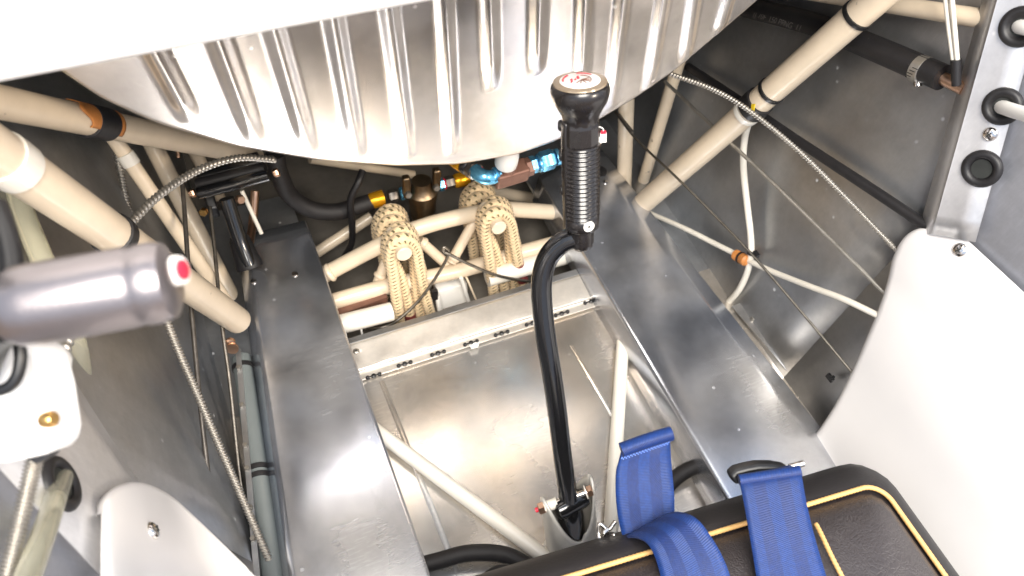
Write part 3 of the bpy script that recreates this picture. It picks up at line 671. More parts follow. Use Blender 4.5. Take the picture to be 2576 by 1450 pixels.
obj('clevis_nut', hexnut(pp(515, 530, 1.07), (-.4, -.8, .3), .0060, .008), 'brass', PD)
# ------------------------------------------------------------------ cables, conduits, rods
def ridged(s, a, L): return 1 + .17 * math.sin(2 * math.pi * s / .0040)
def conduit(pts, r, label, m='steel', pitch=.0040):
    c = catmull([V(p) for p in pts], 12); L = sum((b - a).length for a, b in zip(c, c[1:]))
    return one('spring_conduit', sweep(pts, r, 12, 12, int(L / pitch * 6), rfun=lambda s, a, LL: 1 + .21 * math.sin(2 * math.pi * s / pitch + a)), m, label, 'conduit', angle=0)
conduit([P(x, y, d=d) for x, y, d in ((120, 985, .60), (165, 880, .62), (215, 740, .655), (262, 638, .69), (322, 570, .735), (400, 492, .785), (500, 428, .845), (600, 398, .895), (690, 402, .95))], .0038, 'steel spring conduit arching over the thick left tube towards the pedal', pitch=.0062)
conduit([P(x, y, d=d) for x, y, d in ((292, 385, 1.02), (305, 440, 1.02), (322, 520, 1.03), (352, 610, 1.04))], .0042, 'short steel spring conduit hanging beside the thin left tube')
conduit([P(x, y, d=d) for x, y, d in ((405, 765, .86), (440, 860, .87), (498, 995, .885), (560, 1140, .90), (630, 1300, .915), (700, 1462, .92))], .0042, 'long steel spring conduit sloping down the left wall beside the floor board')
conduit([P(x, y, d=xx) for x, y, xx in ((1685, 186, 1.01), (1790, 224, 1.0), (1880, 276, .985), (2000, 372, .975), (2120, 490, .962), (2270, 645, .948))], .0031, 'steel spring conduit crossing in front of the thick right tube')
conduit([P(x, y, d=d) for x, y, d in ((95, 1120, .47), (70, 1230, .46), (40, 1360, .45), (8, 1490, .44))], .0046, 'blurred steel conduit at lower left beside the clear hose', pitch=.0024)
def rod(name, pts, r, m, label, cat, seg=10, twist=0):
    rf = (lambda s, a, L: 1 + .2 * math.sin(5 * a + s * twist)) if twist else None
    L = sum((V(b) - V(a)).length for a, b in zip(pts, pts[1:]))
    return one(name, sweep(pts, r, 20 if twist else seg, 8, int(L / .0015) if twist else None, rfun=rf), m, label, cat, angle=0 if twist else 40)
rod('control_rod', [P(x, y, d=d) for x, y, d in ((457, 440, 1.0), (466, 560, .98), (480, 760, .95), (502, 1000, .92), (522, 1180, .90), (540, 1345, .88))], .0030, 'darkrod', 'thin dark rod running down the left wall past the satin handle', 'rod')
rod('control_cable', [P(x, y, d=d) for x, y, d in ((528, 520, 1.08), (541, 640, 1.06), (556, 800, 1.03), (578, 960, 1.01), (598, 1150, .99), (622, 1330, .97), (632, 1460, .96))], .0024, 'cable', 'stranded steel cable along the left edge of the left floor board', 'cable', twist=1500)
rod('control_rod', [P(x, y, x=xx) for x, y, xx in ((1672, 205, .655), (1800, 325, .665), (1980, 495, .69), (2232, 745, .715))], .0027, 'steel', 'straight steel rod between the spring conduit and the stranded cable, right wall', 'rod')
rc = rod('control_cable', [P(x, y, x=xx) for x, y, xx in ((1548, 282, .60), (1600, 350, .605), (1700, 445, .62), (1800, 545, .64), (1900, 650, .655), (2020, 790, .67), (2150, 945, .682))], .0018, 'cable', 'stranded steel cable sagging across the right wall below the steel rod', 'cable', twist=1700)
obj('cable_end', sweep([P(1556, 290, x=.60), P(1590, 333, x=.604)], .0034, 12, 3), 'darkrod', rc)
lc = [(915, 826, .647), (960, 824, .650), (1000, 806, .648), (1050, 760, .655), (1090, 708, .66), (1122, 655, .665), (1128, 632, .668), (1117, 622, .668), (1116, 634, .667), (1130, 640, .664), (1180, 665, .655), (1240, 690, .654), (1300, 704, .655), (1352, 710, .655)]
rod('lanyard_cable', [P(x, y, y=yy) for x, y, yy in lc], .0022, 'cable', 'loose steel cable looped in front of the two front shock cords', 'cable', twist=1500)
# hoses
rod('black_hose', [P(x, y, x=xx) for x, y, xx in ((1730, 168, .715), (1850, 247, .717), (2000, 350, .720), (2180, 468, .725), (2345, 578, .735))], .0068, 'blackrub', 'thin straight black hose along the right wall, ending at the aluminium post', 'hose', 14)
BH = thing('drain_hose', 'thick black hose with a worm clamp, upper right', 'hose', P(2100, 70, x=.755))
hp_ = [P(x, y, x=xx) for x, y, xx in ((1700, -28, .735), (1880, 18, .738), (2050, 62, .74), (2200, 122, .742), (2372, 196, .745))]
obj('hose', sweep(hp_, .0145, 20, 10), 'blackrub', BH)
h_a, h_b = hp_[-2], hp_[-1]; hd = (h_b - h_a).normalized()
kc = P(2318, 176, x=.744)
clmp = obj('worm_clamp', lathe([(.0150, -.006), (.0158, -.0055), (.0158, .0055), (.0150, .006)], kc, hd, 28), 'steel', BH)
obj('clamp_screw', lathe([(.0045, -.006), (.0045, .006), (.003, .008)], P(2309, 205, x=.736), V((.2, .6, .5)), 14), 'chrome', clmp)
obj('slits', merge(*[box(kc + hd * 0 + V((-.0158 * math.cos(a), -.0158 * math.sin(a) * .2, .0158 * math.sin(a))), hd * .007, V((0, 0, .0008)), V((.001, 0, 0))) for a in (-.6, -.35, -.1, .15, .4)]), 'darkhole', clmp, smooth=False)
obj('copper_stub', sweep([h_b - hd * .012, P(2425, 224, x=.752)], .0072, 16, 4), 'copper', BH)
txt = bpy.data.curves.new('printed_text', 'FONT'); txt.body = '(( 70F  150 PPNG  11'; txt.size = .011; txt.materials.append(M['print'])
txo = bpy.data.objects.new('printed_text', txt); col.objects.link(txo); txo.parent = BH
ta, tb_ = P(1893, 42, x=.722), P(2012, 80, x=.722); ux = (tb_ - ta).normalized(); nz_ = (CAM - ta).normalized(); uy = nz_.cross(ux).normalized(); nz_ = ux.cross(uy)
txo.matrix_local = Matrix.Translation(ta - V(BH.location)) @ Matrix(((ux.x, uy.x, nz_.x, 0), (ux.y, uy.y, nz_.y, 0), (ux.z, uy.z, nz_.z, 0), (0, 0, 0, 1)))
bpy.context.view_layer.update()
tme = bpy.data.meshes.new_from_object(txo.evaluated_get(bpy.context.evaluated_depsgraph_get())); tml = txo.matrix_local.copy(); bpy.data.objects.remove(txo); bpy.data.curves.remove(txt)
txo = bpy.data.objects.new('printed_text', tme); col.objects.link(txo); txo.parent = BH; txo.matrix_local = tml
one('floor_hose', sweep([P(x, y, z=zz) for x, y, zz in ((1050, 1425, .02), (1100, 1412, .022), (1180, 1392, .028), (1270, 1396, .026), (1350, 1432, .022), (1460, 1450, .02), (1590, 1345, .02), (1690, 1212, .024), (1765, 1168, .026), (1850, 1140, .024))], .0105, 18, 10), 'hose', 'black braided hose lying on the belly sheet behind the seat front', 'hose')
FH = one('fuel_hose', sweep([P(x, y, y=yy) for x, y, yy in ((692, 385, .84), (700, 430, .84), (728, 490, .84), (780, 526, .83), (840, 534, .82), (890, 522, .82), (935, 508, .82))], .0135, 20, 10), 'hose', 'black fuel hose bending round to the left gold fitting', 'hose')
one('vent_hose', sweep([P(x, y, y=yy) for x, y, yy in ((912, 430, .82), (900, 462, .805), (882, 505, .80), (886, 570, .80), (884, 612, .80), (868, 645, .80))], .0055, 14, 10), 'blackrub', 'thin black hose hanging in front of the fuel hose', 'hose')
# ------------------------------------------------------------------ strainer with gold fittings
SY = .82
G = thing('fuel_strainer', 'bronze fuel strainer with gold and blue fittings below the tank', 'strainer', P(1060, 540, y=SY))
sa, sb_ = P(925, 508, y=SY), P(1180, 448, y=SY); sdir = (sb_ - sa).normalized(); SL = (sb_ - sa).length
def sq(px): return sa + sdir * (SL * (px - 925) / 255)
obj('body', lathe([(.010, -.05), (.017, -.046), (.021, -.034), (.023, -.012), (.025, .0), (.025, .008), (.018, .016), (.016, .03)], P(1062, 490, y=SY), (0, .1, 1), 24), 'bronze', G)
obj('bowl', lathe([(.010, -.03), (.018, -.026), (.0205, -.01), (.0205, .012)], P(1062, 522, y=SY), (0, .1, 1), 24), 'bronze', G)
for q in (1022, 1098): obj('lug', box(P(q, 470 - (q - 1022) * .25, y=SY - .012), (.012, 0, 0), (0, .012, 0), (0, 0, .045)), 'bronze', G, bevel=.003)
for q in (1025, 1096): obj('bolt', hexnut(P(q, 488 - (q - 1022) * .25, y=SY - .03), (0, -1, .3), .0055, .008), 'steel', G)
def fit(px, r, L_, m_, hexa=True, name='nut'): 
    c = sq(px); obj(name, hexnut(c, sdir, r, L_) if hexa else lathe([(r * .8, 0), (r, L_ * .15), (r * 1.12, L_ * .7), (r * 1.12, L_ * .95), (r * .8, L_)], c, sdir, 20), m_, G)
fit(926, .0125, .026, 'orange', False, 'gold_ferrule'); fit(975, .0110, .015, 'darkrod'); fit(1003, .0105, .008, 'blue'); fit(1100, .011, .010, 'blue'); fit(1117, .011, .016, 'darkrod')
obj('gold_ferrule', lathe([(.010, 0), (.0125, .004), (.0125, .022), (.010, .026)], sq(1140), sdir, 20), 'orange', G)
obj('red_ring', lathe([(.0095, 0), (.0095, .003)], sq(1113), sdir, 18), 'red', G)
# ------------------------------------------------------------------ tank outlet: tee with blue fittings
TY = .635
Q = thing('outlet_fittings', 'brown tee with bright blue elbow and nuts under a white collar at the tank bottom', 'pipe fitting', P(1280, 400, y=TY))
tdir = (P(1400, 392, y=TY) - P(1215, 448, y=TY)).normalized(); tup = V((0, -.1, 1)).normalized(); tfw = tdir.cross(tup).normalized()
def tq(px, py): return P(px, py, y=TY)
obj('collar', lathe([(.0146, -.010), (.0150, -.009), (.0150, .008), (.0135, .013), (.013, .03)], tq(1275, 400), tup, 28), 'whitepl', Q)
tee = obj('tee', merge(box(tq(1284, 437), tdir * .046, tfw * .024, tup * .024)), 'brown', Q, bevel=.003)
obj('tee_neck', lathe([(.0125, -.004), (.0125, .012)], tq(1278, 424), tup, 8), 'brown', tee)
obj('nut', hexnut(tq(1320, 423), tdir, .0125, .011), 'brown', Q)
obj('nut', hexnut(tq(1333, 417), tdir, .0118, .009), 'blue', Q)
obj('gland', lathe([(.0085, 0), (.0085, .006)], tq(1345, 415), tdir, 18), 'darkrod', Q)
obj('nut', lathe([(.010, 0), (.0125, .002), (.0125, .005), (.0122, .0055)], tq(1350, 413), tdir, 20), 'blue', Q)
obj('nut', hexnut(tq(1358, 409), tdir, .0138, .020), 'blue', Q)
obj('ferrule', lathe([(.0115, 0), (.0115, .005), (.009, .007)], tq(1396, 397), tdir, 20), 'blue', Q)
obj('pipe', sweep([tq(1398, 396), P(1450, 378, y=TY), P(1500, 360, y=TY + .02)], .0075, 16, 8), 'copper', Q)
# elbow
ea = tq(1252, 441); eb = tq(1216, 447); ec = eb + V((-.012, .018, .016)) 
obj('elbow', sweep([ea + tdir * .004, tq(1238, 446), eb + V((.002, 0, 0)), P(1203, 438, y=TY + .008), P(1194, 428, y=TY + .016)], .0098, 18, 8), 'blue', Q)
obj('thread_ring', lathe([(.0108, 0), (.0114, .0012), (.0105, .0022), (.0114, .0034), (.0105, .005)], tq(1244, 442), tdir, 20), 'blue', Q)
ed = (P(1160, 408, y=TY + .04) - P(1200, 436, y=TY + .012)).normalized(); e1 = P(1200, 435, y=TY + .012)
obj('nut', lathe([(.0098, 0), (.0115, .001), (.0115, .004), (.010, .005)], e1, ed, 20), 'chrome', Q)
obj('nut', hexnut(e1 + ed * .005, ed, .0122, .009), 'darkrod', Q)
obj('nut', lathe([(.0105, 0), (.0122, .002), (.0122, .008), (.011, .009)], e1 + ed * .014, ed, 18), 'blackpl', Q)
obj('gold_ferrule', lathe([(.0125, 0), (.0130, .003), (.0130, .018), (.0115, .022)], e1 + ed * .023, ed, 20), 'orange', Q)
obj('red_ring', lathe([(.0100, 0), (.0104, .002)], e1 - ed * .002, ed, 18), 'red', Q)
# ------------------------------------------------------------------ wires on the right wall
W = thing('wire_loom', 'white wires crossing at an orange taped joint on the right wall', 'wire', P(1868, 650, x=.70))
obj('wire', sweep([P(x, y, x=xx) for x, y, xx in ((1888, 292, .672), (1873, 350, .69), (1870, 420, .695), (1880, 520, .697), (1888, 590, .695), (1889, 640, .692), (1878, 690, .69), (1855, 735, .688), (1815, 778, .685))], .0050, 12, 10), 'wire', W)
obj('wire', sweep([P(x, y, x=xx) for x, y, xx in ((1590, 515, .652), (1645, 541, .657), (1720, 574, .667), (1800, 614, .68), (1862, 645, .688), (1930, 678, .69), (2040, 722, .69), (2120, 752, .692), (2215, 797, .70))], .0042, 12, 10), 'wire', W)
jd = (P(1886, 660, x=.689) - P(1850, 640, x=.687)).normalized(); j0 = P(1848, 640, x=.684)
obj('tape_joint', lathe([(.0055, 0), (.0085, .002), (.0088, .012), (.0075, .014), (.0088, .016), (.009, .026), (.006, .029)], j0, jd, 18), 'tapeorange', W)
obj('cable_tie', lathe([(.0085, 0), (.0098, .0005), (.0098, .0035), (.0085, .004)], j0 + jd * .0125, jd, 18), 'blackpl', W)
obj('cable_tie', merge(lathe([(.0062, 0), (.0068, .0005), (.0068, .0035), (.0062, .004)], P(1889, 637, x=.691), V((0, 0, 1)), 16), box(P(1902, 640, x=.688), (.006, 0, 0), (0, .010, 0), (0, 0, .006))), 'blackpl', W)
W2 = thing('wire_pair', 'pair of cream wires with a black sleeve hanging by the right aluminium post', 'wire', P(2404, 200, x=.74))
for q in (-8, 8): obj('wire', sweep([P(2384 + q, -30, x=.735), P(2393 + q * .9, 60, x=.735), P(2404 + q * .6, 160, x=.737)], .0026, 10, 8), 'wire', W2)
obj('sleeve', sweep([P(2405, 150, x=.737), P(2406, 215, x=.740)], [.0055, .0048], 14, 4), 'blackrub', W2)
tt_ = thing('inspection_tag', 'yellow tag tucked under the black tape on the thick right tube', 'tag', P(1896, 275, x=.642))
obj('tag_leaf', prism([P(1890, 262, x=.640), P(1899, 262, x=.640), P(1894, 290, x=.640), P(1888, 290, x=.640)], (.001, .0, 0)), 'yellow', tt_, smooth=False)
# ------------------------------------------------------------------ aluminium posts
def post(label, M_, grom, cat='post'):
    f0, f1 = P(2345, 590, x=.722), P(2536, -95, x=.757); s0_, s1_ = P(2453, 610, x=.738), P(2655, -95, x=.774)
    l0_, l1_ = P(2308, 590, x=.732), P(2497, -95, x=.767)
    T = thing('door_post', label, cat, M_(f0.lerp(s0_, .5)), 'aluminium posts at the footwell sides')
    rows = []
    for k in range(13):
        t = k / 12; a = l0_.lerp(l1_, t); f = f0.lerp(f1, t); s = s0_.lerp(s1_, t)
        rows.append([M_(q) for q in (a + V((.012, 0, 0)), a, a.lerp(f, .75), f.lerp(a, .12) + V((.0012, 0, 0)), f + V((-.0005, 0, 0)) * 1, f.lerp(s, .06), f.lerp(s, .5), s)])
    obj('channel', grid(rows), 'post', T, angle=70, solid=.0016)
    fn = (f1 - f0).cross(s0_ - f0).normalized()
    if fn.x > 0: fn = -fn
    def face(px, py):
        r = ray(px, py); return CAM + r * ((f0 - CAM).dot(fn) / r.dot(fn))
    nn = V((fn.x * (1 if M_(V((0, 0, 0))).x == 0 else -1), fn.y, fn.z))
    return T, face, nn, fn, (s0_, s1_)
ident = lambda p: V(p)
def grommet(T, c, n, R, hole):
    g = obj('grommet', lathe([(R, -.001), (R * 1.0, .0015), (R * .93, .0038), (R * .80, .0050), (R * .66, .0044), (R * .58, .0025), (hole, .0005), (hole, -.003)], c, n, 32), 'blackrub', T)
    obj('bore', lathe([(hole * 1.02, 0), (hole * 1.0, .0012)], c + V(n) * -.0002, n, 24), 'darkhole', g)
    return g
T, face, nn, fn, (sR0, sR1) = post('aluminium channel post with black rubber grommets, right edge', ident, ())
grommet(T, face(2470, 425), nn, .0205, .0105); grommet(T, face(2522, 268), nn, .0195, .009); grommet(T, face(2568, 68), nn, .0200, .009)
screw(T, face(2491, 338), nn, .0075)
for (px, py, qx, qy, label) in ((2522, 270, 2660, 312, 'white rod through the middle grommet of the right aluminium post'), (2568, 68, 2700, 92, 'white rod through the top grommet of the right aluminium post')):
    c = face(px, py); one('white_rod', sweep([c - nn * .02 + (c - P(qx, qy, d=.70)) * .1, c, P(qx, qy, d=.72)], .0072, 16, 4), 'whitepl', label, 'rod')
one('jamb_panel', prism([sR0 + V((.006, .004, -.03)), sR1 + V((.006, .004, 0)), V((.80, -.32, .62)), V((.76, -.32, .32))], (.003, 0, 0)), 'jamb', 'flat aluminium panel behind the right post and the white trim', 'panel', smooth=False)
f0, f1 = P(352, 1238, x=-.152), P(20, 765, x=-.187); s0_, s1_ = P(262, 1452, x=-.166), P(-200, 964, x=-.203); l0_, l1_ = P(360, 1218, x=-.160), P(85, 768, x=-.195)
T2 = thing('door_post', 'aluminium channel post with one large grommet, lower left', 'post', f0, 'aluminium posts at the footwell sides')
rows = []
for k in range(13):
    t = k / 12; a = l0_.lerp(l1_, t); f = f0.lerp(f1, t); q = s0_.lerp(s1_, t)
    rows.append([a + V((-.012, 0, 0)), a, a.lerp(f, .75), f.lerp(a, .12), f, f.lerp(q, .06), f.lerp(q, .5), q])
obj('channel', grid(rows), 'post', T2, angle=70, solid=.0016)
fnL = (f1 - f0).cross(s0_ - f0).normalized()
if fnL.x < 0: fnL = -fnL
def faceL(px, py): r = ray(px, py); return CAM + r * ((f0 - CAM).dot(fnL) / r.dot(fnL))
gl = faceL(152, 1218)
grommet(T2, gl, fnL, .0215, .0125)
one('jamb_panel', prism([s0_ + V((-.004, .006, -.02)), s1_ + V((-.004, .006, 0)), V((-.275, -.32, .66)), V((-.19, -.32, .28))], (-.003, 0, 0)), 'jamb', 'flat aluminium panel behind the left post and clear hose', 'panel', smooth=False)
# clear hose through the left grommet and behind the handle
ch = thing('clear_hose', 'clear plastic hose running behind the lever and out through the large left grommet', 'hose', P(60, 1480, d=.42))
obj('hose_run', sweep([P(30, 440, d=.72), P(62, 545, d=.70), P(105, 650, d=.69), P(155, 770, d=.69), P(190, 870, d=.70), P(203, 950, d=.71), P(206, 1010, d=.725)], .0098, 18, 12), 'clear', ch)
hd2 = (P(112, 1335, d=.478) - gl).normalized()
obj('hose_tail', sweep([gl - hd2 * .015, gl + hd2 * .004, P(112, 1335, d=.478), P(66, 1465, d=.43), P(48, 1515, d=.41)], .0074, 18, 10), 'clear', ch)
# ------------------------------------------------------------------ white side trims
edge_px = [(2420, 590, .738), (2360, 573, .732), (2312, 574, .724), (2276, 598, .718), (2252, 645, .712), (2238, 705, .706), (2215, 775, .696), (2180, 860, .684), (2140, 950, .672), (2095, 1035, .656), (2045, 1105, .640), (1985, 1160, .618), (1900, 1215, .59)]
def trim(label, epx, back0, back1, sg):
    M_ = lambda q: V(q)
    ep = catmull([P(a, b, x=c) for a, b, c in epx], 5)
    n = len(ep); rows = []
    for i, p in enumerate(ep):
        t = i / (n - 1); bk = back0.lerp(back1, t) + V((0, 0, -.02 * math.sin(math.pi * t)))
        d = (bk - p); roll = V((.020, .004, -.004)) if t < .9 else V((.012, .004, -.012))
        inn = V((.30, .10, -.15)) 
        tang = (ep[min(i + 1, n - 1)] - ep[max(i - 1, 0)]).normalized(); side_ = d.normalized(); nr = tang.cross(side_).normalized()
        nr = V((-sg * .55, -.25, .8)).normalized(); side_ = (side_ - nr * side_.dot(nr)).normalized()
        R = .009; o_ = p - nr * R
        pr = [o_ - nr * .012 , o_]
        for q in (25, 50, 75): pr.append(p - nr * R + nr * R * math.sin(math.radians(q)) + side_ * R * (1 - math.cos(math.radians(q))))
        for f in (.05, .12, .25, .4, .6, .8, 1): pr.append(p + d * f + side_ * R * (1 - f) + nr * .010 * math.sin(math.pi * f))
        rows.append([M_(q) for q in pr])
    T = thing('side_trim', label, 'trim panel', M_(ep[n // 2]), 'white moulded side trims')
    obj('shell', grid(rows), 'white', T, angle=60, solid=.002, solid_off=0)
    return T, rows
TR, rR = trim('large white moulded side trim, right of the black seat', edge_px, V((.772, -.33, .385)), V((.565, -.33, .20)), 1)
edge_l = [(262, 1285, -.158), (272, 1248, -.154), (300, 1220, -.150), (345, 1208, -.145), (390, 1219, -.141), (440, 1248, -.135), (500, 1302, -.122), (570, 1370, -.104), (650, 1448, -.082), (720, 1520, -.055), (800, 1600, -.015)]
q0, q1 = P(262, 1285, x=-.158), P(256, 1452, x=-.160); bL0 = q0 + (q1 - q0) * ((-.33 - q0.y) / (q1.y - q0.y))
TL, rL = trim('white moulded side trim with one screw, bottom left corner', edge_l, bL0, V((.02, -.33, .20)), -1)
def hit(rows, px, py):
    best = None
    for i in range(len(rows) - 1):
        for k in range(2, len(rows[0]) - 1):
            q = (rows[i][k] + rows[i + 1][k] + rows[i][k + 1] + rows[i + 1][k + 1]) / 4; r = ray(px, py); d = (q - CAM) ; t = d.dot(r) / r.dot(r); e_ = (d - r * t).length
            if best is None or e_ < best[0]:
                n_ = (rows[i + 1][k] - rows[i][k]).cross(rows[i][k + 1] - rows[i][k]).normalized()
                if n_.dot(d) > 0: n_ = -n_
                best = (e_, q, n_)
    _, q, n_ = best; r = ray(px, py); return CAM + r * ((q - CAM).dot(n_) / r.dot(n_)), n_
c, n_ = hit(rR, 2416, 630); screw(TR, c + n_ * .0012, n_, .0085)
c, n_ = hit(rL, 380, 1338); screw(TL, c + n_ * .0012, n_, .0078)
# ------------------------------------------------------------------ foreground handle and quadrant
Hh = thing('throttle_lever', 'throttle lever with a satin grey-purple cylindrical grip and red button, left foreground', 'lever', P(200, 760, d=.37))
ha, hb = P(18, 778, d=.355), P(392, 712, d=.365); hdir = (hb - ha).normalized(); HL = (hb - ha).length
obj('barrel', lathe([(.010, -.004), (.0155, -.001), (.0190, .006), (.0194, .014), (.0194, HL - .010), (.0188, HL - .008), (.0196, HL - .006), (.0196, HL + .001), (.0182, HL + .006), (.013, HL + .009)], ha, hdir, 40), 'handle', Hh)
hv = (CAM - hb).normalized(); hup = ay
bc = hb + hdir * .008 + hup * .004
bt = obj('button_bezel', lathe([(.0074, -.004), (.0074, .003), (.0068, .0046), (.0052, .0046)], bc, hdir * .95 + hv * .35, 26), 'whitepl', Hh)
obj('button', lathe([(.0050, .001), (.0048, .0056), (.0026, .0066)], bc, hdir * .95 + hv * .35, 24), 'red', Hh)
obj('set_screw', lathe([(.0022, -.001), (.002, .0012)], P(396, 792, d=.358), hv, 12), 'chrome', Hh)
obj('lever', sweep([P(10, 800, d=.365), P(-40, 850, d=.38), P(-70, 930, d=.40)], .0125, 18, 8), 'blackpl', Hh)
TQ = thing('throttle_quadrant', 'blurred white throttle housing with a brass screw below the satin handle', 'housing', P(40, 1050, d=.42))
qb = [(-120, 800), (20, 850), (92, 880), (118, 975), (135, 1090), (128, 1128), (108, 1146), (20, 1166), (-120, 1180)]
obj('housing', prism([P(x, y, d=.415) for x, y in qb], -az * .03), 'panelwhite', TQ, bevel=.004)
obj('white_boss', lathe([(.008, -.008), (.0095, -.006), (.0095, .006), (.007, .009)], P(136, 925, d=.47), hdir + V((0, 0, -.5)), 22), 'whitepl', TQ)
obj('boss_arm', sweep([P(60, 880, d=.44), P(138, 915, d=.47)], .0105, 14, 4), 'whitepl', TQ)
obj('brass_screw', lathe([(.0042, -.003), (.0046, .0), (.0044, .003), (.003, .0045)], P(122, 1056, d=.410), (.75, -.35, .4), 22), 'brass', TQ)
obj('cable_ring', sweep([P(x, y, d=.40) for x, y in ((48, 862), (52, 900), (44, 945), (20, 975), (-30, 990))], .0032, 12, 8), 'blackpl', TQ)
obj('base_gasket', prism([P(x, y, d=.435) for x, y in ((60, 1150), (115, 1130), (130, 1135), (118, 1152), (90, 1168))], -az * .01), 'blackrub', TQ, smooth=False)
obj('friction_arm', sweep([P(-10, 520, d=.42), P(14, 590, d=.41), P(30, 680, d=.40), P(20, 760, d=.39)], .006, 14, 8), 'blackpl', TQ)
# ------------------------------------------------------------------ seat cushion
SC = thing('seat_cushion', 'black leather seat cushion with gold piping, lower right', 'seat', (.33, -.1, .12))
fx0, fx1 = P(1240, 1458, z=.25), P(2215, 1150, z=.25)
bxR = .5625
def rr(inset, zz, rad=.035, seg=8):
    # plan outline: front edge skewed, back straight; counter-clockwise
    A_ = V((.065 + inset, -.36 + inset, zz)); B_ = V((bxR - inset, -.36 + inset, zz))
    sl = (fx1.y - fx0.y) / (fx1.x - fx0.x); yf = lambda x: fx0.y + sl * (x - fx0.x)
    C_ = V((bxR - inset, yf(bxR) - inset, zz)); D_ = V((.065 + inset, yf(.065) - inset, zz)); o = []
    R = max(.006, rad - inset * .5)
    for cc, a0_ in ((C_ + V((-R, -R, 0)), 0), (D_ + V((R, -R, 0)), 90), (A_ + V((R, R, 0)), 180), (B_ + V((-R, R, 0)), 270)):
        for k in range(seg + 1): a = math.radians(a0_ + 90 * k / seg); o.append(cc + V((math.cos(a), math.sin(a), 0)) * R)
    res = []
    for i in range(len(o)):
        a, b = o[i], o[(i + 1) % len(o)]; n = max(1, int((b - a).length / .02))
        res += [a.lerp(b, k / n) for k in range(n)]
    return res
def ring_mesh(specs, fill=True):
    base = rr(*specs[0]); n = len(base); rings = []
    for s in specs:
        r = rr(*s); c = r + [r[0]]; q, _ = resample(c, 160); rings.append(q[:160])
    vs = [p for r in rings for p in r]; fs = []
    for j in range(len(rings) - 1):
        for k in range(160): k2 = (k + 1) % 160; fs.append((j * 160 + k, j * 160 + k2, (j + 1) * 160 + k2, (j + 1) * 160 + k))
    if fill: fs.append(tuple(range((len(rings) - 1) * 160, len(rings) * 160)))
    return vs, fs
obj('side_band', ring_mesh([(-.014, .12), (-.022, .15), (-.023, .185), (-.016, .212), (-.006, .230), (.006, .241), (.014, .246), (.020, .2475)], False), 'seatside', SC, angle=60, label='matte black border of the cushion')
cush = ring_mesh([(.019, .240), (.024, .243), (.030, .251), (.040, .260), (.060, .270), (.09, .277), (.12, .280), (.16, .281), (.20, .281)])
obj('cushion', cush, 'leather', SC, angle=60)
ring = rr(.0205, .2475); ring.append(ring[0])
def pipef(s, a, L): return 1 + .10 * math.sin(s * 2 * math.pi / .004 + a)
q, L_ = resample([V(p) for p in ring], 900)
obj('piping', sweep(q, .0026, 10, 1, rfun=pipef, cap=False), 'piping', SC, angle=0)
ip = [P(2052, 1318, z=.274), P(2066, 1345, z=.278), P(2092, 1400, z=.281), P(2128, 1470, z=.2815)]
obj('piping', sweep(ip, .0023, 10, 10, 60, rfun=pipef), 'piping', SC, angle=0)
ip2 = [P(1790, 1352, z=.262), P(1830, 1320, z=.256), P(1872, 1290, z=.250)]
# ------------------------------------------------------------------ blue belts
def ribbon(L_, R_, thick, name, label, n=40, hems=()):
    a = catmull(L_, 10); b = catmull(R_, 10); a, la = resample(a, n); b, lb = resample(b, n); m = 10; vs, fs, uv = [], [], []
    for i in range(n + 1):
        for k in range(m + 1): vs.append(a[i].lerp(b[i], k / m))
    for i in range(n):
        for k in range(m):
            fs.append((i * (m + 1) + k, i * (m + 1) + k + 1, (i + 1) * (m + 1) + k + 1, (i + 1) * (m + 1) + k))
            s0_, s1_ = la * i / n, la * (i + 1) / n
            uv.append(((k / m, s0_), ((k + 1) / m, s0_), ((k + 1) / m, s1_), (k / m, s1_)))
    return vs, fs, uv
BT = thing('lap_belt', 'short blue belt end standing up in front of the seat, hemmed at its top', 'seat belt', P(1620, 1350, d=.80), 'blue seat belts')
La = [P(x, y, d=d) for x, y, d in ((1566, 1350, .790), (1556, 1310, .795), (1549, 1250, .795), (1549, 1190, .80), (1556, 1160, .803), (1562, 1136, .800))]
Ra = [P(x, y, d=d) for x, y, d in ((1696, 1300, .790), (1696, 1250, .792), (1692, 1205, .800), (1686, 1150, .812), (1684, 1115, .812), (1682, 1092, .808))]
obj('webbing', ribbon(La, Ra, .002, 'webbing', ''), 'web', BT, solid=.0024, angle=70)
ta_, tb2 = P(1563, 1133, d=.799), P(1688, 1091, d=.806)
obj('hem_roll', sweep([ta_, ta_.lerp(tb2, .5) + V((0, 0, .002)), tb2], .0078, 14, 8), 'web', BT)
obj('stitching', merge(*[sweep([ta_.lerp(tb2, t) + ay * -.0090 - ray(1620, 1130) * .004, ta_.lerp(tb2, t + .022) + ay * (-.0075 - .003 * (k % 2)) - ray(1620, 1130) * .004], .0006, 5, 2)[:2] for k, t in enumerate([i / 34 for i in range(33)])]), mat('blue_thread', (.12, .22, .62), .5), BT)
B2 = thing('lap_belt', 'blue belt looping over the front edge of the seat beside the chrome buckle', 'seat belt', P(1700, 1400, z=.27), 'blue seat belts')
La = [P(x, y, d=d) for x, y, d in ((1560, 1352, .795), (1590, 1349, .768), (1622, 1362, .745), (1645, 1395, .732), (1662, 1450, .722), (1672, 1495, .715))]
Ra = [P(x, y, d=d) for x, y, d in ((1640, 1312, .80), (1692, 1288, .762), (1745, 1300, .735), (1785, 1345, .724), (1822, 1410, .715), (1850, 1490, .71))]
obj('webbing', ribbon(La, Ra, .002, 'webbing', ''), 'web', B2, solid=.0024, angle=70)
bk_ = obj('buckle', sweep([P(x, y, d=d) for x, y, d in ((1548, 1312, .80), (1530, 1332, .80), (1508, 1318, .80), (1506, 1345, .80), (1514, 1370, .795), (1535, 1366, .795), (1545, 1345, .797))], .0022, 10, 8), 'chrome', B2, label='chrome wire buckle')
